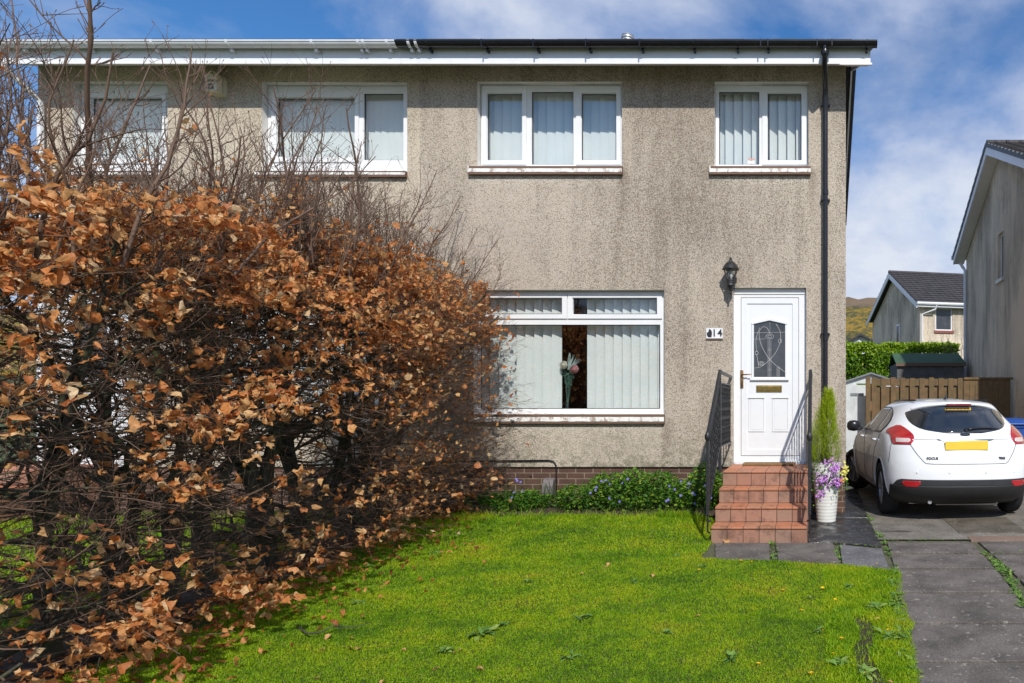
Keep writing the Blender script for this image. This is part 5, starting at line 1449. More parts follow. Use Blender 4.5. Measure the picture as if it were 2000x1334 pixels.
def leaf_mat(name, stops, rough=.6, transl=.35, spec=.3, tcol=None, vein=None):
    m = bpy.data.materials.new(name); m.use_nodes = True; t = m.node_tree; b = t.nodes['Principled BSDF']; MATS[name] = m
    a = nd(t, 'ShaderNodeAttribute', attribute_name='tone')
    v = nd(t, 'ShaderNodeTexCoord').outputs['Object']
    c = rmp(t, a.outputs['Fac'], stops)
    n_ = noi(t, v, 55, 4, .65)
    c = mixc(t, rmp(t, n_, [(.35, .45), (.6, 0.0)]), c, tuple(x*.45 for x in stops[0][1]))
    t.links.new(c, b.inputs['Base Color']); b.inputs['Roughness'].default_value = rough; b.inputs['Specular IOR Level'].default_value = spec
    bn = nd(t, 'ShaderNodeBump'); bn.inputs['Strength'].default_value = .6; bn.inputs['Distance'].default_value = .004; t.links.new(noi(t, v, 130, 3, .6), bn.inputs['Height']); t.links.new(bn.outputs[0], b.inputs['Normal'])
    tr = nd(t, 'ShaderNodeBsdfTranslucent'); t.links.new(c, tr.inputs['Color'])
    mx = nd(t, 'ShaderNodeMixShader'); mx.inputs[0].default_value = transl
    o = t.nodes['Material Output']; t.links.new(b.outputs[0], mx.inputs[1]); t.links.new(tr.outputs[0], mx.inputs[2]); t.links.new(mx.outputs[0], o.inputs[0])
    return m

# ---------------------------------------------------------------- lawn grass
M_grass = None
def grass_mat():
    m = bpy.data.materials.new('grass_blades'); m.use_nodes = True; t = m.node_tree; b = t.nodes['Principled BSDF']
    a = nd(t, 'ShaderNodeAttribute', attribute_name='tone'); v = nd(t, 'ShaderNodeTexCoord').outputs['Object']
    n1_ = noi(t, mapv(t, v, (1, 1, .2)), 1.3, 6, .68); n2_ = noi(t, mapv(t, v, (1, 1, .2), (4, 7, 0)), 7.5, 5, .75)
    s_ = mth(t, 'ADD', mth(t, 'ADD', mth(t, 'MULTIPLY', n1_, .65), mth(t, 'MULTIPLY', n2_, .35)), mth(t, 'MULTIPLY', mth(t, 'SUBTRACT', a.outputs['Fac'], .5), .13))
    c = rmp(t, s_, [(.33, (.06, .16, .006)), (.42, (.15, .30, .006)), (.50, (.25, .42, .006)), (.59, (.39, .47, .008)), (.69, (.44, .36, .04))])
    c = mixc(t, rmp(t, a.outputs['Fac'], [(.93, 0.0), (.96, .8)]), c, (.30, .25, .10))
    t.links.new(c, b.inputs['Base Color']); b.inputs['Roughness'].default_value = .55; b.inputs['Specular IOR Level'].default_value = .25
    tr = nd(t, 'ShaderNodeBsdfTranslucent'); t.links.new(c, tr.inputs['Color'])
    mx = nd(t, 'ShaderNodeMixShader'); mx.inputs[0].default_value = .38
    o = t.nodes['Material Output']; t.links.new(b.outputs[0], mx.inputs[1]); t.links.new(tr.outputs[0], mx.inputs[2]); t.links.new(mx.outputs[0], o.inputs[0])
    return m
M_grass = grass_mat()
LZ = {}
def lz_arr(x, y):
    g = .25; out_ = np.empty(len(x))
    for i, (a, b) in enumerate(zip(x, y)): out_[i] = 0
    return out_
# height lookup grid (bilinear) so that the blades stand on the modelled lawn
gxs = np.arange(-12, 1.2, .1); gys = np.arange(1.5, 8.6, .1)
GRID = np.array([[lawn_z(x, y) for x in gxs] for y in gys])
def lawn_h(x, y):
    fx = np.clip((x-gxs[0])/.1, 0, len(gxs)-1.001); fy = np.clip((y-gys[0])/.1, 0, len(gys)-1.001)
    i = fx.astype(int); j = fy.astype(int); u = fx-i; w = fy-j
    return GRID[j, i]*(1-u)*(1-w)+GRID[j, i+1]*u*(1-w)+GRID[j+1, i]*(1-u)*w+GRID[j+1, i+1]*u*w
ey = np.arange(1.5, 8.6, .02); ER_ = np.array([lawn_right(y) for y in ey])
def blades(x, y, h, w, lean, tone):
    n = len(x); z = lawn_h(x, y)
    a = rng.random(n)*2*PI; ax, ay_ = np.cos(a)*w, np.sin(a)*w
    b = rng.random(n)*2*PI; lx_, ly_ = np.cos(b)*lean*h, np.sin(b)*lean*h
    V = np.empty((n, 5, 3)); hz_ = h*np.sqrt(np.maximum(.05, 1-np.minimum(.95, lean**2)))
    V[:, 0] = np.stack([x-ax, y-ay_, z-.004], -1); V[:, 1] = np.stack([x+ax, y+ay_, z-.004], -1)
    V[:, 2] = np.stack([x-ax*.8+lx_*.35, y-ay_*.8+ly_*.35, z+hz_*.6], -1); V[:, 3] = np.stack([x+ax*.8+lx_*.35, y+ay_*.8+ly_*.35, z+hz_*.6], -1)
    V[:, 4] = np.stack([x+lx_, y+ly_, z+hz_], -1)
    k = (np.arange(n)*5)[:, None]
    return V.reshape(-1, 3), k+np.array([[0, 1, 3, 2]]), k+np.array([[2, 3, 4]]), np.repeat(tone, 5)
def scatter(n, x0, x1, y0, y1):
    x = rng.uniform(x0, x1, n); y = rng.uniform(y0, y1, n)
    px = 1595+x/y*F
    xr = np.interp(y, ey, ER_)
    ok = (x < xr+.02) & (px > -60) & (px < 2060)
    # soil of the rut and of the border stays bare
    rut = (np.abs(x-.285+.03*np.sin(y*7)) < .05) & (y < 4.55) & (rng.random(n) > .12)
    ok &= ~rut & (y < 8.04-.05*np.sin(x*5)-.04*np.sin(x*13))
    return x[ok], y[ok]
parts_ = []
for (n, x0, x1, y0, y1, hh, ww) in ((150000, -3.9, .8, 3.3, 4.6, .017, .0016), (150000, -5.0, .9, 4.5, 6.3, .019, .0022), (85000, -5.4, -.9, 6.2, 8.2, .023, .0032), (45000, -9.2, -5.0, 3.5, 8.2, .045, .004)):
    x, y = scatter(n, x0, x1, y0, y1); m_ = len(x)
    cl = np.array([noise.noise(Vector((a*1.1, b*1.1, 4))) for a, b in zip(x[::10], y[::10])]); cl = np.repeat(cl, 10)[:m_] if len(cl)*10 >= m_ else np.zeros(m_)
    edge = np.exp(-np.abs(x-np.interp(y, ey, ER_))/.12)*(y < 6.0)
    back = np.clip((y-7.4)/.7, 0, 1)
    h = hh*(.6+.8*rng.random(m_))*(1+.5*edge+.8*back); tone = rng.random(m_)
    parts_.append(blades(x, y, h, ww*(.7+.6*rng.random(m_)), .35+.6*rng.random(m_), tone))
# rough tufts along the drive edge
x, y = scatter(26000, .05, .85, 3.3, 5.9); h = .030*(.5+rng.random(len(x))); parts_.append(blades(x, y, h, .0026*np.ones(len(x)), .4+.6*rng.random(len(x)), rng.random(len(x))*.9))
def moss(n, x0, x1, y0, y1, r):
    x, y = scatter(n, x0, x1, y0, y1); m_ = len(x); z = lawn_h(x, y)+rng.uniform(.002, .014, m_); c = np.stack([x, y, z], -1)
    d = unit(rng.normal(0, 1, (m_, 3))*np.array([1, 1, .45])); e = unit(np.cross(d, unit(rng.normal(0, .45, (m_, 3))+np.array([0, 0, 1])))); rr = (r*(.5+rng.random(m_)))[:, None]
    V = np.stack([c-d*rr, c-e*rr*.55, c+d*rr, c+e*rr*.55], 1).reshape(-1, 3); k = (np.arange(m_)*4)[:, None]
    return V, k+np.array([[0, 1, 2, 3]]), np.zeros((0, 3), int), np.repeat(rng.random(m_)*.9, 4)
parts_.append(moss(70000, -3.9, .8, 3.3, 5.2, .0045)); parts_.append(moss(50000, -5.2, .9, 5.0, 8.1, .007))
def merge(ps):
    Vs, Qs, Ts, As = [], [], [], []; k = 0
    for V, Q, T_, A in ps: Vs.append(V); Qs.append(Q+k); Ts.append(T_+k); As.append(A); k += len(V)
    return np.concatenate(Vs), np.concatenate(Qs), np.concatenate(Ts), np.concatenate(As)
V, Q, T_, A = merge(parts_)
o = np_mesh('grass', V, Q, T_, M_grass, A); tag(o, 'short mossy yellow-green lawn grass in front of the house', 'grass', kind='stuff')

# broad-leaved weeds: rosettes in the lawn and tufts in the joints of the paving
M_weed = leaf_mat('weed_leaf', [(0, (.10, .22, .04)), (.6, (.20, .36, .07)), (1, (.32, .42, .10))], transl=.3)
def rosette(spots, name, label, cat, kind='stuff'):
    Ps, Ds, Ns, Ls, Ws, Cs = [], [], [], [], [], []
    for (x, y, z, r, k) in spots:
        for i in range(k):
            a = random.random()*2*PI; e = random.uniform(.15, .8)
            d = (math.cos(a)*math.cos(e), math.sin(a)*math.cos(e), math.sin(e)); Ps.append((x+random.gauss(0, r*.25), y+random.gauss(0, r*.25), z)); Ds.append(d)
            Ns.append((-math.cos(a)*math.sin(e), -math.sin(a)*math.sin(e), math.cos(e))); l_ = r*random.uniform(.6, 1.2); Ls.append(l_); Ws.append(l_*random.uniform(.25, .45)); Cs.append(-random.uniform(.2, 1.2))
    V, Q, T_, A = leaves(np.array(Ps), np.array(Ds), np.array(Ns), np.array(Ls), np.array(Ws), np.array(Cs), np.full(len(Ps), .3), .03)
    o = np_mesh(name, V, Q, T_, M_weed, A); return tag(o, label, cat, kind=kind)
sp = []
for px, py, r in ((1135, 1212, .07), (1110, 1290, .06), (985, 1222, .06), (870, 1275, .06), (1030, 1140, .05), (700, 1180, .06), (850, 1085, .05), (1240, 1140, .05), (1580, 1170, .05), (1660, 1150, .06), (1600, 1240, .05), (1430, 1290, .06), (720, 1110, .05), (1375, 1110, .05), (1320, 1090, .05), (940, 1240, .09), (1640, 1300, .07), (1690, 1320, .08), (1300, 1240, .045), (1710, 1190, .08), (1735, 1250, .08)):
    y = GY(py); x = PX(px, y); sp.append((x, y, lawn_z(x, y)+.012, r, 16))
rosette(sp, 'lawn_weeds', 'flat rosettes of broad-leaved weeds in the lawn', 'weeds')
sp = []
def joint(pts, n, r=.035, k=6):
    for i in range(n):
        u = random.random()*(len(pts)-1); j = int(u); f_ = u-j; px = pts[j][0]*(1-f_)+pts[j+1][0]*f_; py = pts[j][1]*(1-f_)+pts[j+1][1]*f_
        y = GY(py); x = PX(px, y)+random.gauss(0, .012); sp.append((x, y+random.gauss(0, .012), .008, r*random.uniform(.5, 1.3), k))
joint([(1505, 1060), (1510, 1070), (1514, 1094)], 12, .05); joint([(1632, 1062), (1642, 1098)], 14, .04); joint([(1640, 1062), (1722, 1070)], 20, .022)
joint([(1692, 1000), (1710, 1040), (1727, 1058), (1738, 1080), (1750, 1112)], 46, .04); joint([(1735, 1057), (1800, 1056), (1890, 1055)], 22, .02)
joint([(1922, 1082), (1945, 1100), (1970, 1130), (1985, 1160), (2005, 1190)], 80, .05); joint([(1752, 1157), (1850, 1157)], 16, .018); joint([(1690, 985), (1698, 1000)], 8, .03)
joint([(1940, 1081), (2000, 1080)], 14, .022); joint([(1745, 1112), (1748, 1160), (1755, 1215), (1768, 1270), (1788, 1334)], 110, .05)
rosette(sp, 'joint_weeds', 'small weeds growing in the joints between the paving slabs', 'weeds')

# dandelions
M_yel = plain('dandelion_yellow', (.80, .55, .01), .7, var=.15)
M_stem = plain('weed_stem', (.12, .22, .04), .7)
def dandelion():
    T = empty('dandelion', (0, 0, 0), None, None)
    mb = MB()
    for k in range(34):
        t = k*2.4; u = (k+1)/34; a = (math.cos(t), math.sin(t)); r = .017*math.sqrt(u)+.006; z = .03+.006*(1-u)
        p = Vector((a[0]*r*.25, a[1]*r*.25, .027)); q = Vector((a[0]*r, a[1]*r, z)); s_ = Vector((-a[1], a[0], 0))*.0022
        mb.add([p-s_, p+s_, q+s_, q-s_], [(0, 1, 2, 3)])
    mb.lathe([(.004, .018), (.008, .024), (.006, .03)], (0, 0, 0), 8); mb.build('flower_head', M_yel, T, fix=False)
    mb = MB(); mb.tube([(0, 0, -.005), (.003, 0, .012), (0, 0, .026)], .0022, 5); mb.build('stem', M_stem, T)
    return T
d0 = dandelion(); d0['label'] = 'yellow dandelion flower open in the lawn'; d0['category'] = 'dandelion'; d0['group'] = 'dandelions in the lawn'
spots = [(1447, 1094), (1468, 1095), (1366, 1110), (1607, 1145), (1631, 1165), (1606, 1229), (1643, 1247), (1627, 1274), (1693, 1311), (1736, 1229), (1712, 1100), (1566, 1190), (1530, 1150), (1480, 1290), (1585, 1310)]
for i, (px, py) in enumerate(spots):
    y = GY(py, .03); x = PX(px, y)
    if i == 0: o = d0
    else:
        o = d0.copy(); C.objects.link(o)
        for ch in d0.children: c = ch.copy(); C.objects.link(c); c.parent = o
    o.location = (x, y, lawn_z(x, y)); s_ = random.uniform(.55, .85); o.scale = (s_, s_, s_); o.rotation_euler = (random.uniform(-.4, .1), random.uniform(-.3, .3), random.random()*6)

# ---------------------------------------------------------------- the beech hedge
M_beech = leaf_mat('dead_beech_leaf', [(0, (.30, .084, .030)), (.25, (.62, .21, .062)), (.55, (.85, .375, .125)), (.8, (.93, .56, .24)), (1, (.95, .77, .50))], rough=.42, transl=.48, spec=.35)
M_bark = plain('beech_bark', (.055, .052, .035), .85, var=.5, scale=14, bump=.8, bscale=60, dirt=(.09, .12, .03), dirts=(.52, .7))
M_twig = plain('beech_twig', (.135, .083, .056), .7, var=.3, scale=5)
HG = wthing('beech_hedge', (-4.6, 5.5, 0), 'overgrown beech hedge with brown winter leaves and bare shoots, filling the left side', 'hedge')
def hxc(y): return -4.2-.2*(np.minimum(y, 8.0)-3.6)
def hedge_half(z, y):       # half-thickness of the clipped body at height z
    z = z/hs(y)
    w = np.interp(z, [0, .35, .9, 1.5, 2.2, 2.7, 3.0, 3.3], [.88, .96, 1.0, 1.06, 1.0, .82, .55, .2])
    return w+.0*y
def hs(y): return np.interp(y, [2.4, 3.4, 4.5, 6.0, 8.6], [.80, .86, .94, 1.0, 1.02])
def hpoly(p, d, length, k, wob, up=0.0, grav=0.0):
    """wobbly polylines from p along d"""
    n = len(p); P = np.empty((n, k, 3)); P[:, 0] = p; d = unit(d); step = length/(k-1)
    for i in range(1, k):
        d = unit(d+rng.normal(0, wob, d.shape)+np.array([0, 0, up])); P[:, i] = P[:, i-1]+d*step[:, None]
    return P, d
TV, TQ = [], []
trunk_objs = []
limbs_p, limbs_d, limbs_r = [], [], []
stems = []
ty = 2.5; i = 0
while ty < 8.5:
    xc = float(hxc(ty))+random.uniform(-.07, .07); base = np.array([[xc, ty, lawn_z(xc, ty)-.03]])
    Pt, Rt = [], []
    nst = random.choice((2, 3, 3))
    tv, tq = [], []; off = 0
    main, dd = hpoly(base, np.array([[random.uniform(-.12, .12), random.uniform(-.12, .12), 1]]), np.array([random.uniform(.35, .7)]), 6, .05)
    r0 = random.uniform(.038, .062)
    R_ = np.linspace(r0*1.25, r0, 6)[None]; v_, q_ = tubes(main, R_, 9); tv.append(v_); tq.append(q_); off += len(v_)
    for s in range(nst):
        d = np.array([[random.uniform(-.38, .38), random.uniform(-.32, .32), 1]]); ln = random.uniform(1.9, 2.4)*float(hs(ty))
        st_, _ = hpoly(main[:, -1]-np.array([[0, 0, .02]]), d, np.array([ln]), 16, .085, .02)
        R_ = np.linspace(r0*.72, r0*.22, 16)[None]; v_, q_ = tubes(st_, R_, 7); tv.append(v_); tq.append(q_+off); off += len(v_)
        stems.append((st_[0], np.linspace(r0*.72, r0*.22, 16)))
    stems.append((main[0], np.linspace(r0*1.2, r0, 6)))
    np_mesh('trunk', np.concatenate(tv), np.concatenate(tq), None, M_bark, None, HG, True)
    ty += random.uniform(.36, .52); i += 1
# limbs off the stems
lp, ld_, lr = [], [], []
for P_, R_ in stems:
    K = len(P_); cnt = 21 if K > 6 else 3
    for _ in range(cnt):
        u = random.uniform(.05, .98)**(.72 if K > 6 else 1)*(K-1); j = int(u); f_ = u-j; p = P_[j]*(1-f_)+P_[min(j+1, K-1)]*f_
        a = random.random()*2*PI; e = random.uniform(-.05, .9)
        sgn = 1.25
        lp.append(p); ld_.append((math.cos(a)*math.cos(e)*sgn, math.sin(a)*math.cos(e), math.sin(e))); lr.append(max(.006, R_[j]*.42))
for _ in range(95):
    y_ = random.uniform(2.5, 8.3)**1.0; lp.append(np.array([float(hxc(y_))+random.uniform(-.1, .2), y_, random.uniform(.15, .75)])); ld_.append((1.2, random.uniform(-.6, .5), random.uniform(-.12, .3))); lr.append(.011)
lp, ld_, lr = map(np.array, (lp, ld_, lr))
# length so that limbs end near the hedge face
half = hedge_half(lp[:, 2], lp[:, 1]); hd = np.linalg.norm(ld_[:, :2], axis=1)+.05
ll = np.clip((half-np.abs(lp[:, 0]-hxc(lp[:, 1]))*np.sign(lp[:, 0]-hxc(lp[:, 1]))*np.sign(ld_[:, 0]))*rng.uniform(.7, 1.05, len(lp))/np.maximum(hd, .35), .3, 1.35)
LP, _ = hpoly(lp, ld_, ll, 9, .16, .02)
LR = lr[:, None]*np.linspace(1, .28, 9)[None]
V1, Q1 = tubes(LP, LR, 5)
np_mesh('branches', V1, Q1, None, M_bark, None, HG, True)
# side branches
def offshoots(P_, R_, per, lmin, lmax, spread, k, wob, up, u0=.15, rs=.55):
    n, K, _ = P_.shape; idx = np.repeat(np.arange(n), per); u = rng.uniform(u0, .99, len(idx))*(K-1); j = u.astype(int); f_ = (u-j)[:, None]
    p = P_[idx, j]*(1-f_)+P_[idx, np.minimum(j+1, K-1)]*f_; d0_ = unit(P_[idx, np.minimum(j+1, K-1)]-P_[idx, j]+1e-6)
    d = unit(d0_*(1-spread*.4)+rng.normal(0, 1, d0_.shape)*spread*np.array([1, 1, .7])+np.array([0, 0, up]))
    ln = rng.uniform(lmin, lmax, len(idx)); q, de = hpoly(p, d, ln, k, wob, up*.25)
    r = R_[idx, j]*rs
    return q, r[:, None]*np.linspace(1, .45, k)[None], de
def inside(P_, slack):
    e = P_[:, -1]; return (np.abs(e[:, 0]-hxc(e[:, 1])) < hedge_half(e[:, 2], e[:, 1])+slack) & (e[:, 1] > 1.4) & (e[:, 1] < 8.80) & (e[:, 2] > .05)
SB, SR, _ = offshoots(LP, LR, 6, .22, .55, .75, 6, .14, .04); ok = inside(SB, .22); SB, SR = SB[ok], np.maximum(SR[ok], .0022)
rs_ = np.abs(SB[:, -1, 0]-hxc(SB[:, -1, 1]))/hedge_half(SB[:, -1, 2], SB[:, -1, 1]); ok = (rng.random(len(SB)) < np.clip(rs_*1.5, .30, 1)) | (SB[:, -1, 2] > 2.3); SB, SR = SB[ok], SR[ok]
TW, TR, TD = offshoots(SB, SR, 3, .10, .28, .75, 5, .16, .06); ok = inside(TW, .28); TW, TR, TD = TW[ok], np.maximum(TR[ok], .0013), TD[ok]
# fine twig fringe
FT, FR, FD = offshoots(TW, TR, 2, .06, .20, .7, 4, .14, .08); ok = inside(FT, .32) & (rng.random(len(FT)) < .8); FT, FR, FD = FT[ok], np.maximum(FR[ok]*.8, .0010), FD[ok]
V2, Q2 = tubes(SB, SR, 4); V3, Q3 = tubes(TW, TR, 3); V4, Q4 = tubes(FT, FR, 3)
np_mesh('side_branches', V2, Q2, None, M_twig, None, HG, True)
np_mesh('twigs', np.concatenate([V3, V4]), np.concatenate([Q3, Q4+len(V3)]), None, M_twig, None, HG, True)
# bare shoots standing above the clipped top
ns = 270
sy_ = 2.6+(8.55-2.6)*rng.random(ns)**.75; sx_ = hxc(sy_)+rng.normal(0, .42, ns); sx_ = np.clip(sx_, hxc(sy_)-.9, hxc(sy_)+.85)
sz_ = (2.2+rng.uniform(0, .5, ns))*hs(sy_)
dirs = np.stack([(sx_-hxc(sy_))*.30+rng.normal(.05, .2, ns), rng.normal(0, .22, ns), np.ones(ns)], -1)
ln = rng.uniform(.45, 1.45, ns)*np.where(rng.random(ns) < .25, 1.25, .85)
SH, _ = hpoly(np.stack([sx_, sy_, sz_], -1), dirs, ln, 12, .10, .06)
rr0 = rng.uniform(.005, .012, ns)*np.clip(ln, .6, 1.5); SHR = rr0[:, None]*np.linspace(1, .28, 12)[None]
S2, S2R, _ = offshoots(SH, SHR, 9, .10, .42, .55, 7, .12, .22, .2, .6); S2R = np.maximum(S2R, .0016)
S3, S3R, _ = offshoots(S2, S2R, 4, .04, .17, .5, 4, .12, .20, .2, .7); S3R = np.maximum(S3R, .0011)
Va, Qa = tubes(SH, SHR, 5); Vb, Qb = tubes(S2, S2R, 3); Vc, Qc = tubes(S3, S3R, 3)
# pointed buds at the shoot tips
def buds(P_):
    e = P_[:, -1]; d = unit(P_[:, -1]-P_[:, -2]); L_ = rng.uniform(.012, .022, len(e))
    K = np.stack([e-d*.001, e+d*(L_*.35)[:, None], e+d*L_[:, None]], 1); R_ = np.tile(np.array([.0012, .0032, .0004]), (len(e), 1))
    return tubes(K, R_, 4)
Vd, Qd = buds(S3[::2])
a_ = len(Va); b_ = a_+len(Vb); c_ = b_+len(Vc)
np_mesh('shoots', np.concatenate([Va, Vb, Vc, Vd]), np.concatenate([Qa, Qb+a_, Qc+b_, Qd+c_]), None, M_twig, None, HG, True)
# horizontal fine fringe on the flank by the house
nf = 1150
fy_ = 5.5+3.2*rng.random(nf)**.7; fz_ = rng.uniform(.35, 2.9, nf); fx_ = hxc(fy_)+hedge_half(fz_, fy_)*rng.uniform(.6, .95, nf)
FF, FFd = hpoly(np.stack([fx_, fy_, fz_], -1), np.stack([np.ones(nf), rng.normal(0, .4, nf), rng.normal(.1, .3, nf)], -1), rng.uniform(.2, .72, nf), 7, .12, .05)
FFR = np.full((nf, 7), .0022)*np.linspace(1, .5, 7)[None]
F2, F2R, _ = offshoots(FF, FFR, 5, .05, .18, .55, 4, .1, .06); F2R = np.maximum(F2R, .0011)
Va, Qa = tubes(FF, FFR, 3); Vb, Qb = tubes(F2, F2R, 3)
np_mesh('fringe_twigs', np.concatenate([Va, Vb]), np.concatenate([Qa, Qb+len(Va)]), None, M_twig, None, HG, True)
# leaves: sprays along the twigs, clumped, thin in the shaded middle
def leaf_sites(P_, D_, per):
    n, K, _ = P_.shape; idx = np.repeat(np.arange(n), per); u = rng.uniform(.2, 1, len(idx))*(K-1); j = np.minimum(u.astype(int), K-2); f_ = (u-j)[:, None]
    return P_[idx, j]*(1-f_)+P_[idx, j+1]*f_, unit(P_[idx, j+1]-P_[idx, j])
s1, e1 = leaf_sites(TW, TD, 9); s2, e2 = leaf_sites(FT, FD, 7); s3, e3 = leaf_sites(FF, FFd, 4); s4, e4 = leaf_sites(F2, F2[:, -1], 1)
sp_ = np.concatenate([s1, s2, s3, s4]); de = np.concatenate([e1, e2, e3, e4])
side_ = (sp_[:, 0]-hxc(sp_[:, 1])); rad = np.abs(side_)/hedge_half(sp_[:, 2], sp_[:, 1])
cl = np.array([noise.noise(Vector((p[0]*1.6, p[1]*2.0, p[2]*3.2)))+.7*noise.noise(Vector((p[0]*5.0, p[1]*5.0, p[2]*7.5+9))) for p in sp_])
zw = np.interp(sp_[:, 2]/hs(sp_[:, 1]), [.1, .35, .7, 1.15, 1.6, 2.2, 2.6, 2.85, 3.1], [.65, .58, .46, .48, .68, .95, 1.0, .75, .12])
zw *= np.interp(sp_[:, 1], [2, 6.0, 8.5], [1.0, 1.05, 1.05])
zw *= np.where((side_ > .98) & (sp_[:, 1] > 6.8), .35, 1)
nearlow = np.clip((5.6-sp_[:, 1])/1.5, 0, 1)*np.clip((.75-sp_[:, 2])/.4, 0, 1)*(side_ > .45); zw += nearlow*.75
topn = np.clip((sp_[:, 2]/hs(sp_[:, 1])-2.3)/.4, 0, 1); shell = np.maximum(np.clip((rad-.62)/.30, 0, 1)*np.where(side_ < 0, .45, 1), topn*.9)
prob = zw*(.05+.95*shell)*1/(1+np.exp(-(cl-.02+.40*(zw-.5))*15))
keep = rng.random(len(sp_)) < prob*.88
sp_, de = sp_[keep], de[keep]
n = len(sp_); print('hedge leaves', n, 'twigs', len(TW), len(FT), len(S3))
D_ = unit(de*.5+rng.normal(0, .6, (n, 3))+np.array([.12, -.15, -.35])); Nn = unit(rng.normal(0, .6, (n, 3))+np.array([.30, -.75, .75]))
L_ = rng.uniform(.028, .078, n); tone = np.clip(rng.beta(2.5, 1.9, n)+.0, 0, 1)
V, Q, T_, A = leaves(sp_, D_, Nn, L_, L_*rng.uniform(.5, .78, n), rng.normal(.2, 1.7, n), rng.uniform(-.3, 1.3, n), .095, tone)
np_mesh('foliage', V, Q, T_, M_beech, A, HG, True)

# fallen leaves under the hedge, and a few single ones out on the lawn
n = 2600
y = rng.uniform(2.4, 8.4, n); x = hxc(y)+rng.normal(0, .55, n); z = lawn_h(x, y)+.03
D_ = rng.normal(0, 1, (n, 3))*np.array([1, 1, .25]); Nn = unit(rng.normal(0, .3, (n, 3))+np.array([0, 0, 1])); L_ = rng.uniform(.035, .07, n)
V, Q, T_, A = leaves(np.stack([x, y, z], -1), D_, Nn, L_, L_*.6, rng.normal(0, 1.0, n), rng.uniform(0, .8, n), .08, rng.random(n)*.6)
tag(np_mesh('leaf_litter', V, Q, T_, M_beech, A), 'brown fallen leaves on the soil under the hedge', 'leaf litter', kind='stuff')
fl = None
for k, (px, py) in enumerate([(1418, 1056), (888, 1271), (898, 1265), (640, 1240), (700, 1262), (788, 1266), (852, 1303), (745, 1330), (1137, 1118), (968, 1140), (1714, 1207), (1740, 1330), (1275, 1120), (1362, 1200), (630, 1265), (620, 1322), (1188, 1100), (938, 1303)]):
    y = GY(py, .03); x = PX(px, y)
    if fl is None:
        V, Q, T_, A = leaves(np.zeros((1, 3))-np.array([[0, .03, 0]]), np.array([[0, 1., .1]]), np.array([[0, 0, 1.]]), np.array([.065]), np.array([.042]), np.array([-1.2]), np.array([.5]), .06, np.array([.75]))
        fl = np_mesh('fallen_leaf', V, Q, T_, M_beech, A); o = fl
        tag(fl, 'curled brown beech leaf lying at the foot of the steps', 'leaf')
    else:
        o = fl.copy(); C.objects.link(o); tag(o, 'curled brown beech leaf lying on the grass', 'leaf', 'fallen leaves on the lawn')
    s_ = 1.6 if k == 0 else random.uniform(.5, .8); o.scale = (s_, s_, s_); o.location = (x, y, .03 if k == 0 else lawn_z(x, y)+.025); o.rotation_euler = (random.uniform(-.3, .3), random.uniform(-.3, .3), random.random()*6)
mb = MB(); pts = []
for px, py in ((583, 1230), (600, 1240), (625, 1238), (655, 1226), (690, 1228), (725, 1218)):
    y = GY(py, .03); pts.append((PX(px, y), y, .032+random.uniform(0, .015)))
mb.tube(pts, [.007, .006, .005, .004, .003, .002], 6); mb.tube([pts[3], (pts[3][0]+.06, pts[3][1]-.05, .03)], [.003, .001], 5)
tag(mb.build('fallen_twig', M_bark, None, True), 'thin bent dead twig lying on the lawn near the hedge', 'twig')

# ---------------------------------------------------------------- periwinkle border against the brick base
M_peri = leaf_mat('periwinkle_leaf', [(0, (.03, .10, .010)), (.5, (.07, .19, .015)), (.85, (.17, .33, .02)), (1, (.33, .42, .04))], rough=.5, transl=.3, spec=.3)
n = 9000
x = rng.uniform(-4.35, -1.16, n); y = rng.uniform(8.26, 8.84, n)
top = .18+.26*np.clip((x+3.6)/1.2, 0, 1)+.22*np.array([noise.noise(Vector((a*3.2, 1, 2))) for a in x])
top = top*np.clip((y-8.05)/.35, .25, 1)
gap_ = np.array([noise.noise(Vector((a*2.6, b*3, 7))) for a, b in zip(x, y)])
z = .12+top*rng.random(n)**.7
pxv = 1595+x/y*F
ok = ~((x < -3.0) & (gap_ < -.02)) & ~((pxv > 1050) & (pxv < 1092) & (z > .28)) & (gap_ > -.38)
x, y, z = x[ok], y[ok], z[ok]; n = len(x)
D_ = rng.normal(0, 1, (n, 3))*np.array([1, 1, .5]); D_[:, 1] -= .4; Nn = unit(rng.normal(0, .5, (n, 3))+np.array([0, -.5, 1])); L_ = rng.uniform(.03, .062, n)
V, Q, T_, A = leaves(np.stack([x, y, z], -1), D_, Nn, L_, L_*rng.uniform(.4, .6, n), rng.normal(0, .5, n), rng.uniform(0, .5, n), .03, rng.random(n))
m_ = 500; xs_ = rng.uniform(-4.2, -1.18, m_); ys_ = rng.uniform(8.2, 8.8, m_); st_, _ = hpoly(np.stack([xs_, ys_, np.full(m_, .11)], -1), np.stack([rng.normal(0, .5, m_), rng.normal(-.2, .4, m_), np.ones(m_)], -1), rng.uniform(.15, .42, m_), 5, .2)
Vs, Qs = tubes(st_, np.full((m_, 5), .0022), 3)
o = np_mesh('periwinkle', np.concatenate([V, Vs]), np.concatenate([Q, Qs+len(V)]), T_, M_peri, np.concatenate([A, np.full(len(Vs), .3)]))
tag(o, 'glossy green periwinkle ground cover along the brick base under the window', 'ground cover', kind='stuff')
M_violet = plain('violet_petal', (.20, .17, .52), .6)
mb = MB()
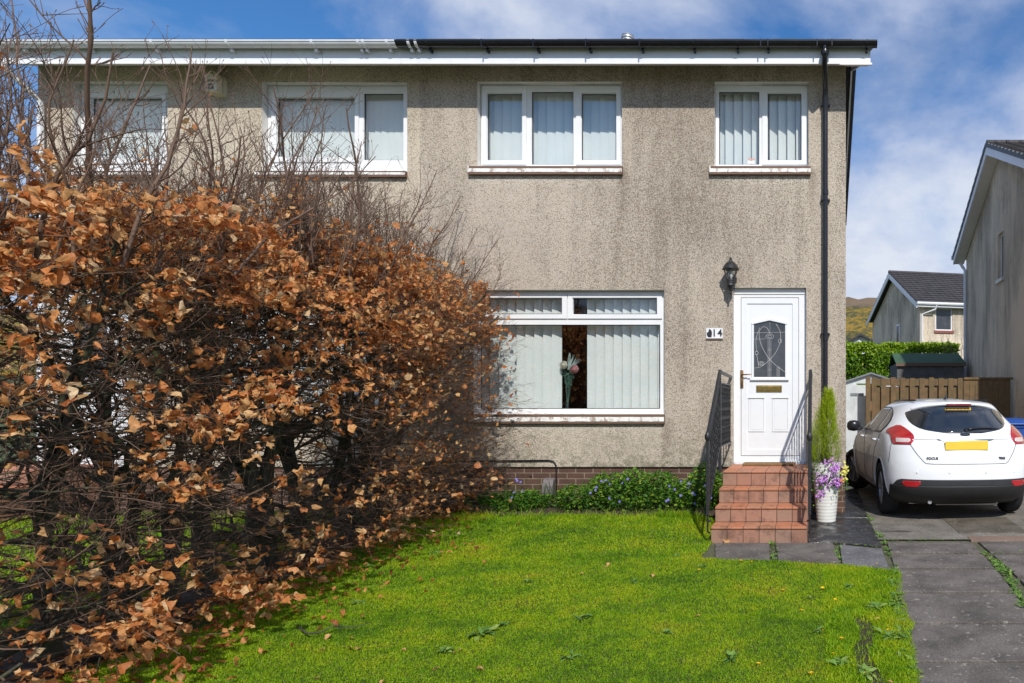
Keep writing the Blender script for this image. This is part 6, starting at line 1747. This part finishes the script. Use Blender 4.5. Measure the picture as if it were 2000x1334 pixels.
def flower5(mb, p, r, mi=0, tilt=None):
    nrm = Vector((random.gauss(0, .35), -1, random.gauss(.35, .3))).normalized() if tilt is None else tilt; a = nrm.orthogonal().normalized(); b_ = nrm.cross(a)
    for k in range(5):
        t = k*2*PI/5; d = a*math.cos(t)+b_*math.sin(t); s_ = a*-math.sin(t)+b_*math.cos(t); p = Vector(p)
        mb.add([p, p+d*r*.6-s_*r*.28+nrm*.002, p+d*r, p+d*r*.6+s_*r*.34+nrm*.002], [(0, 1, 2, 3)], mi)
for k in range(30):
    px = random.choice((random.uniform(1150, 1230), random.uniform(1150, 1390), random.uniform(1300, 1390), random.uniform(1000, 1030)))
    py = random.uniform(935, 985); y = 8.22 if py > 955 else 8.35; flower5(mb, (PX(px, y), y-.02, PZ(py, y)), .019)
tag(mb.build('periwinkle_flowers', M_violet, None, fix=False), 'small violet-blue periwinkle flowers dotted over the border', 'flowers', kind='stuff')
# coarse grass fringe between bed and lawn
n = 2600; x = np.where(rng.random(2600) < .55, rng.uniform(-1.9, -1.12, 2600), rng.uniform(-4.3, -1.12, 2600)); y = 7.98+rng.normal(0, .05, n); h = rng.uniform(.04, .13, n)
V, Q, T_, A = blades(x, y, h, np.full(n, .003), rng.uniform(.4, 1.0, n), rng.random(n))
tag(np_mesh('border_grass', V, Q, T_, M_grass, A), 'longer rough grass along the edge of the border', 'grass', kind='stuff')

# ---------------------------------------------------------------- pot with conifer and flowers
pxx, pyy_ = PX(1614, 8.22), 8.22
T = wthing('potted_conifer', (pxx, pyy_, .014), 'tall white ribbed pot with a golden-green conifer and purple flowers, at the house corner', 'potted plant')
mb = MB(); prof_ = []
for i in range(60):
    z = .014+i/59*.70; r_ = .112+.062*(i/59)**.9+.0022*math.sin(i*1.9); prof_.append((r_, z))
prof_ += [(.178, .72), (.168, .722), (.160, .70), (.155, .66)]
mb.lathe([(.001, .014)]+prof_, (pxx, pyy_, 0), 36, cap=False); pot = mb.build('pot', M_pot, T, True)
mb = MB(); mb.lathe([(.001, .67), (.156, .67)], (pxx, pyy_, 0), 20, cap=False); mb.build('soil', M_soil, pot)
M_con = leaf_mat('golden_conifer', [(0, (.13, .20, .008)), (.5, (.36, .50, .012)), (1, (.62, .72, .03))], transl=.35)
cx0 = PX(1611, 8.22)
N_ = 2100; u = rng.random(N_)**.8; zz = .68+u*.90
def crad(u): return np.interp(u, [0, .12, .35, .6, .85, 1], [.11, .165, .175, .125, .055, .010])
a = rng.random(N_)*2*PI; rr_ = crad(u)*(.25+.75*np.sqrt(rng.random(N_)))*(1+.22*np.sin(a*3+u*9))
cxs = cx0-.035+u*.085; P_ = np.stack([cxs+rr_*np.cos(a), pyy_+rr_*np.sin(a), zz-.05], -1)
SPR, _ = hpoly(P_, np.stack([np.cos(a)*.35, np.sin(a)*.35, np.ones(N_)], -1), rng.uniform(.05, .13, N_), 5, .08)
n = N_*26; idx = np.repeat(np.arange(N_), 26); w = rng.random(n)*3.99; j = w.astype(int); p = SPR[idx, j]+(SPR[idx, j+1]-SPR[idx, j])*(w-j)[:, None]
D_ = unit(SPR[idx, -1]-SPR[idx, 0])*.8+rng.normal(0, .5, (n, 3)); L_ = rng.uniform(.012, .026, n)
tn = np.clip(.5+.35*(u[idx]-.3)+rng.normal(0, .22, n), 0, 1)
k_ = (np.arange(n)*3)[:, None]; sd_ = unit(rng.normal(0, 1, (n, 3)))*.0016; D_ = unit(D_)
V = np.stack([p-sd_, p+sd_, p+D_*L_[:, None]], 1).reshape(-1, 3)
brown = u[idx] < .13
np_mesh('foliage', V, None, k_+np.array([[0, 1, 2]]), M_con, np.repeat(tn*np.where(brown, .25, 1), 3), T)
mb = MB(); mb.tube([(cx0, pyy_, .66), (cx0-.01, pyy_, 1.0), (cx0+.03, pyy_, 1.45)], [.016, .01, .004], 7)
for k in range(26):
    t = random.random()*6.28; r_ = random.uniform(.03, .12); mb.tube([(cx0, pyy_, .70), (cx0+r_*.6*math.cos(t), pyy_+r_*.6*math.sin(t), .76), (cx0+r_*math.cos(t), pyy_+r_*math.sin(t), .92)], [.006, .004, .002], 4)
mb.build('stem', M_bark, T)
M_purp = plain('purple_petal', (.42, .10, .52), .6, var=.3, scale=60); M_yelp = plain('pale_yellow_petal', (.75, .70, .15), .6); M_pwhite = plain('flower_eye', (.85, .75, .85), .6); M_orange = plain('orange_petal', (.8, .3, .06), .6)
mb = MB(); my = MB(); mo = MB(); Ps = []
def potpt(px, py, y): return (PX(px, y), y, PZ(py, y))
for cx1, cy1, sx1, sy1, n1_ in ((1632, 915, 9, 10, 46), (1610, 937, 13, 12, 52), (1636, 940, 10, 8, 40), (1602, 964, 10, 7, 16), (1619, 905, 12, 6, 12)):
    for k in range(n1_):
        y = 8.02+random.uniform(-.03, .06); pt = potpt(random.gauss(cx1, sx1*.6), random.gauss(cy1, sy1*.6), y)
        flower5(mb, pt, .017); flower5(mb, (pt[0], pt[1]-.004, pt[2]), .006, 1)
for k in range(34): y = 8.06+random.uniform(-.03, .05); flower5(my, potpt(random.gauss(1649, 4.5), random.gauss(920, 9), y), .015)
for k in range(5): flower5(mo, potpt(random.gauss(1644, 2), random.gauss(938, 3), 8.02), .014)
mb.build('purple_flowers', [M_purp, M_pwhite], T, fix=False); my.build('yellow_flowers', M_yelp, T, fix=False); mo.build('orange_flowers', M_orange, T, fix=False)
n = 420; Ps = np.array([potpt(random.gauss(1618, 17), random.gauss(935, 16), 8.08+random.uniform(-.05, .12)) for _ in range(n)])
V, Q, T_, A = leaves(Ps, rng.normal(0, 1, (n, 3))+np.array([0, -.3, 0]), rng.normal(0, .5, (n, 3))+np.array([0, -.8, .5]), rng.uniform(.02, .045, n), rng.uniform(.015, .03, n), rng.normal(0, .5, n), rng.uniform(0, .5, n), .04)
np_mesh('bedding_leaves', V, Q, T_, M_peri, A, T)

# ---------------------------------------------------------------- bright green hedge beyond the sheds
M_priv = leaf_mat('laurel_leaf', [(0, (.05, .15, .008)), (.4, (.16, .34, .012)), (.75, (.36, .55, .02)), (1, (.55, .62, .08))], rough=.4, transl=.35, spec=.4)
T = wthing('evergreen_hedge', (5.0, 24.5, 1), 'bright green clipped evergreen hedge beyond the metal shed', 'hedge')
y0 = 23.0; xa, xb = .2, PX(1874, y0)
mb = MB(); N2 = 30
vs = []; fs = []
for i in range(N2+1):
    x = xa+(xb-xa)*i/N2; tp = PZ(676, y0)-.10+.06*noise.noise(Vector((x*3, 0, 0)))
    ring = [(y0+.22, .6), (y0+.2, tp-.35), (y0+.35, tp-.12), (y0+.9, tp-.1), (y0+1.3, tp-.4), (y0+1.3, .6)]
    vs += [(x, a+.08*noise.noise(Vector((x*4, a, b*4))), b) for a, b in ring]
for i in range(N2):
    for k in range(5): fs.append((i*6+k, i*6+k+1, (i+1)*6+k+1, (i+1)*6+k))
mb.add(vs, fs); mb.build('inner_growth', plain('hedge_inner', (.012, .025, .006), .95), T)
n = 15000; x = rng.uniform(xa, xb, n); face = rng.random(n) < .62
tpv = PZ(672, y0)+.10*np.array([noise.noise(Vector((a*2.2, 0, 0)))+.7*noise.noise(Vector((a*7, 3, 0))) for a in x])
y = np.where(face, y0+.05+rng.normal(0, .09, n), y0+rng.uniform(0, 1.3, n)); z = np.where(face, 1.4+(tpv-1.4)*rng.random(n), tpv-rng.random(n)**2*.25)
bl = np.array([noise.noise(Vector((a*2.2, 0, c*2.2))) for a, c in zip(x, z)]); y = y-.28*bl*face
D_ = rng.normal(0, .7, (n, 3))+np.array([0, -.2, .7]); Nn = rng.normal(0, .6, (n, 3))+np.array([0, -.6, .5]); L_ = rng.uniform(.07, .13, n)
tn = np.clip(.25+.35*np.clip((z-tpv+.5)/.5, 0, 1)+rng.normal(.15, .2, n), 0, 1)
V, Q, T_, A = leaves(np.stack([x, y, z], -1), D_, Nn, L_, L_*.5, rng.normal(0, .6, n), rng.uniform(0, .6, n), .05, tn)
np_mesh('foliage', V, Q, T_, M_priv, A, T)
# thin bare shrub by the neighbour's wall
T = wthing('bare_shrub', (PX(1876, 22.4), 22.4, 1), 'thin leafless shrub at the right-hand end of the bright green hedge', 'shrub')
ns = 16; bx_ = PX(1876, 22.4)+rng.normal(0, .12, ns); A1, _ = hpoly(np.stack([bx_, np.full(ns, 22.3), np.full(ns, 1.6)], -1), np.stack([rng.normal(0, .3, ns), rng.normal(0, .2, ns), np.ones(ns)], -1), rng.uniform(1.6, 2.3, ns), 9, .12, .03)
R1_ = np.full((ns, 9), .014)*np.linspace(1, .4, 9)[None]; A2, R2_, _ = offshoots(A1, R1_, 9, .15, .5, .6, 5, .12, .15)
Va, Qa = tubes(A1, R1_, 4); Vb, Qb = tubes(A2, R2_, 3); np_mesh('stems', np.concatenate([Va, Vb]), np.concatenate([Qa, Qb+len(Va)]), None, M_twig, None, T)
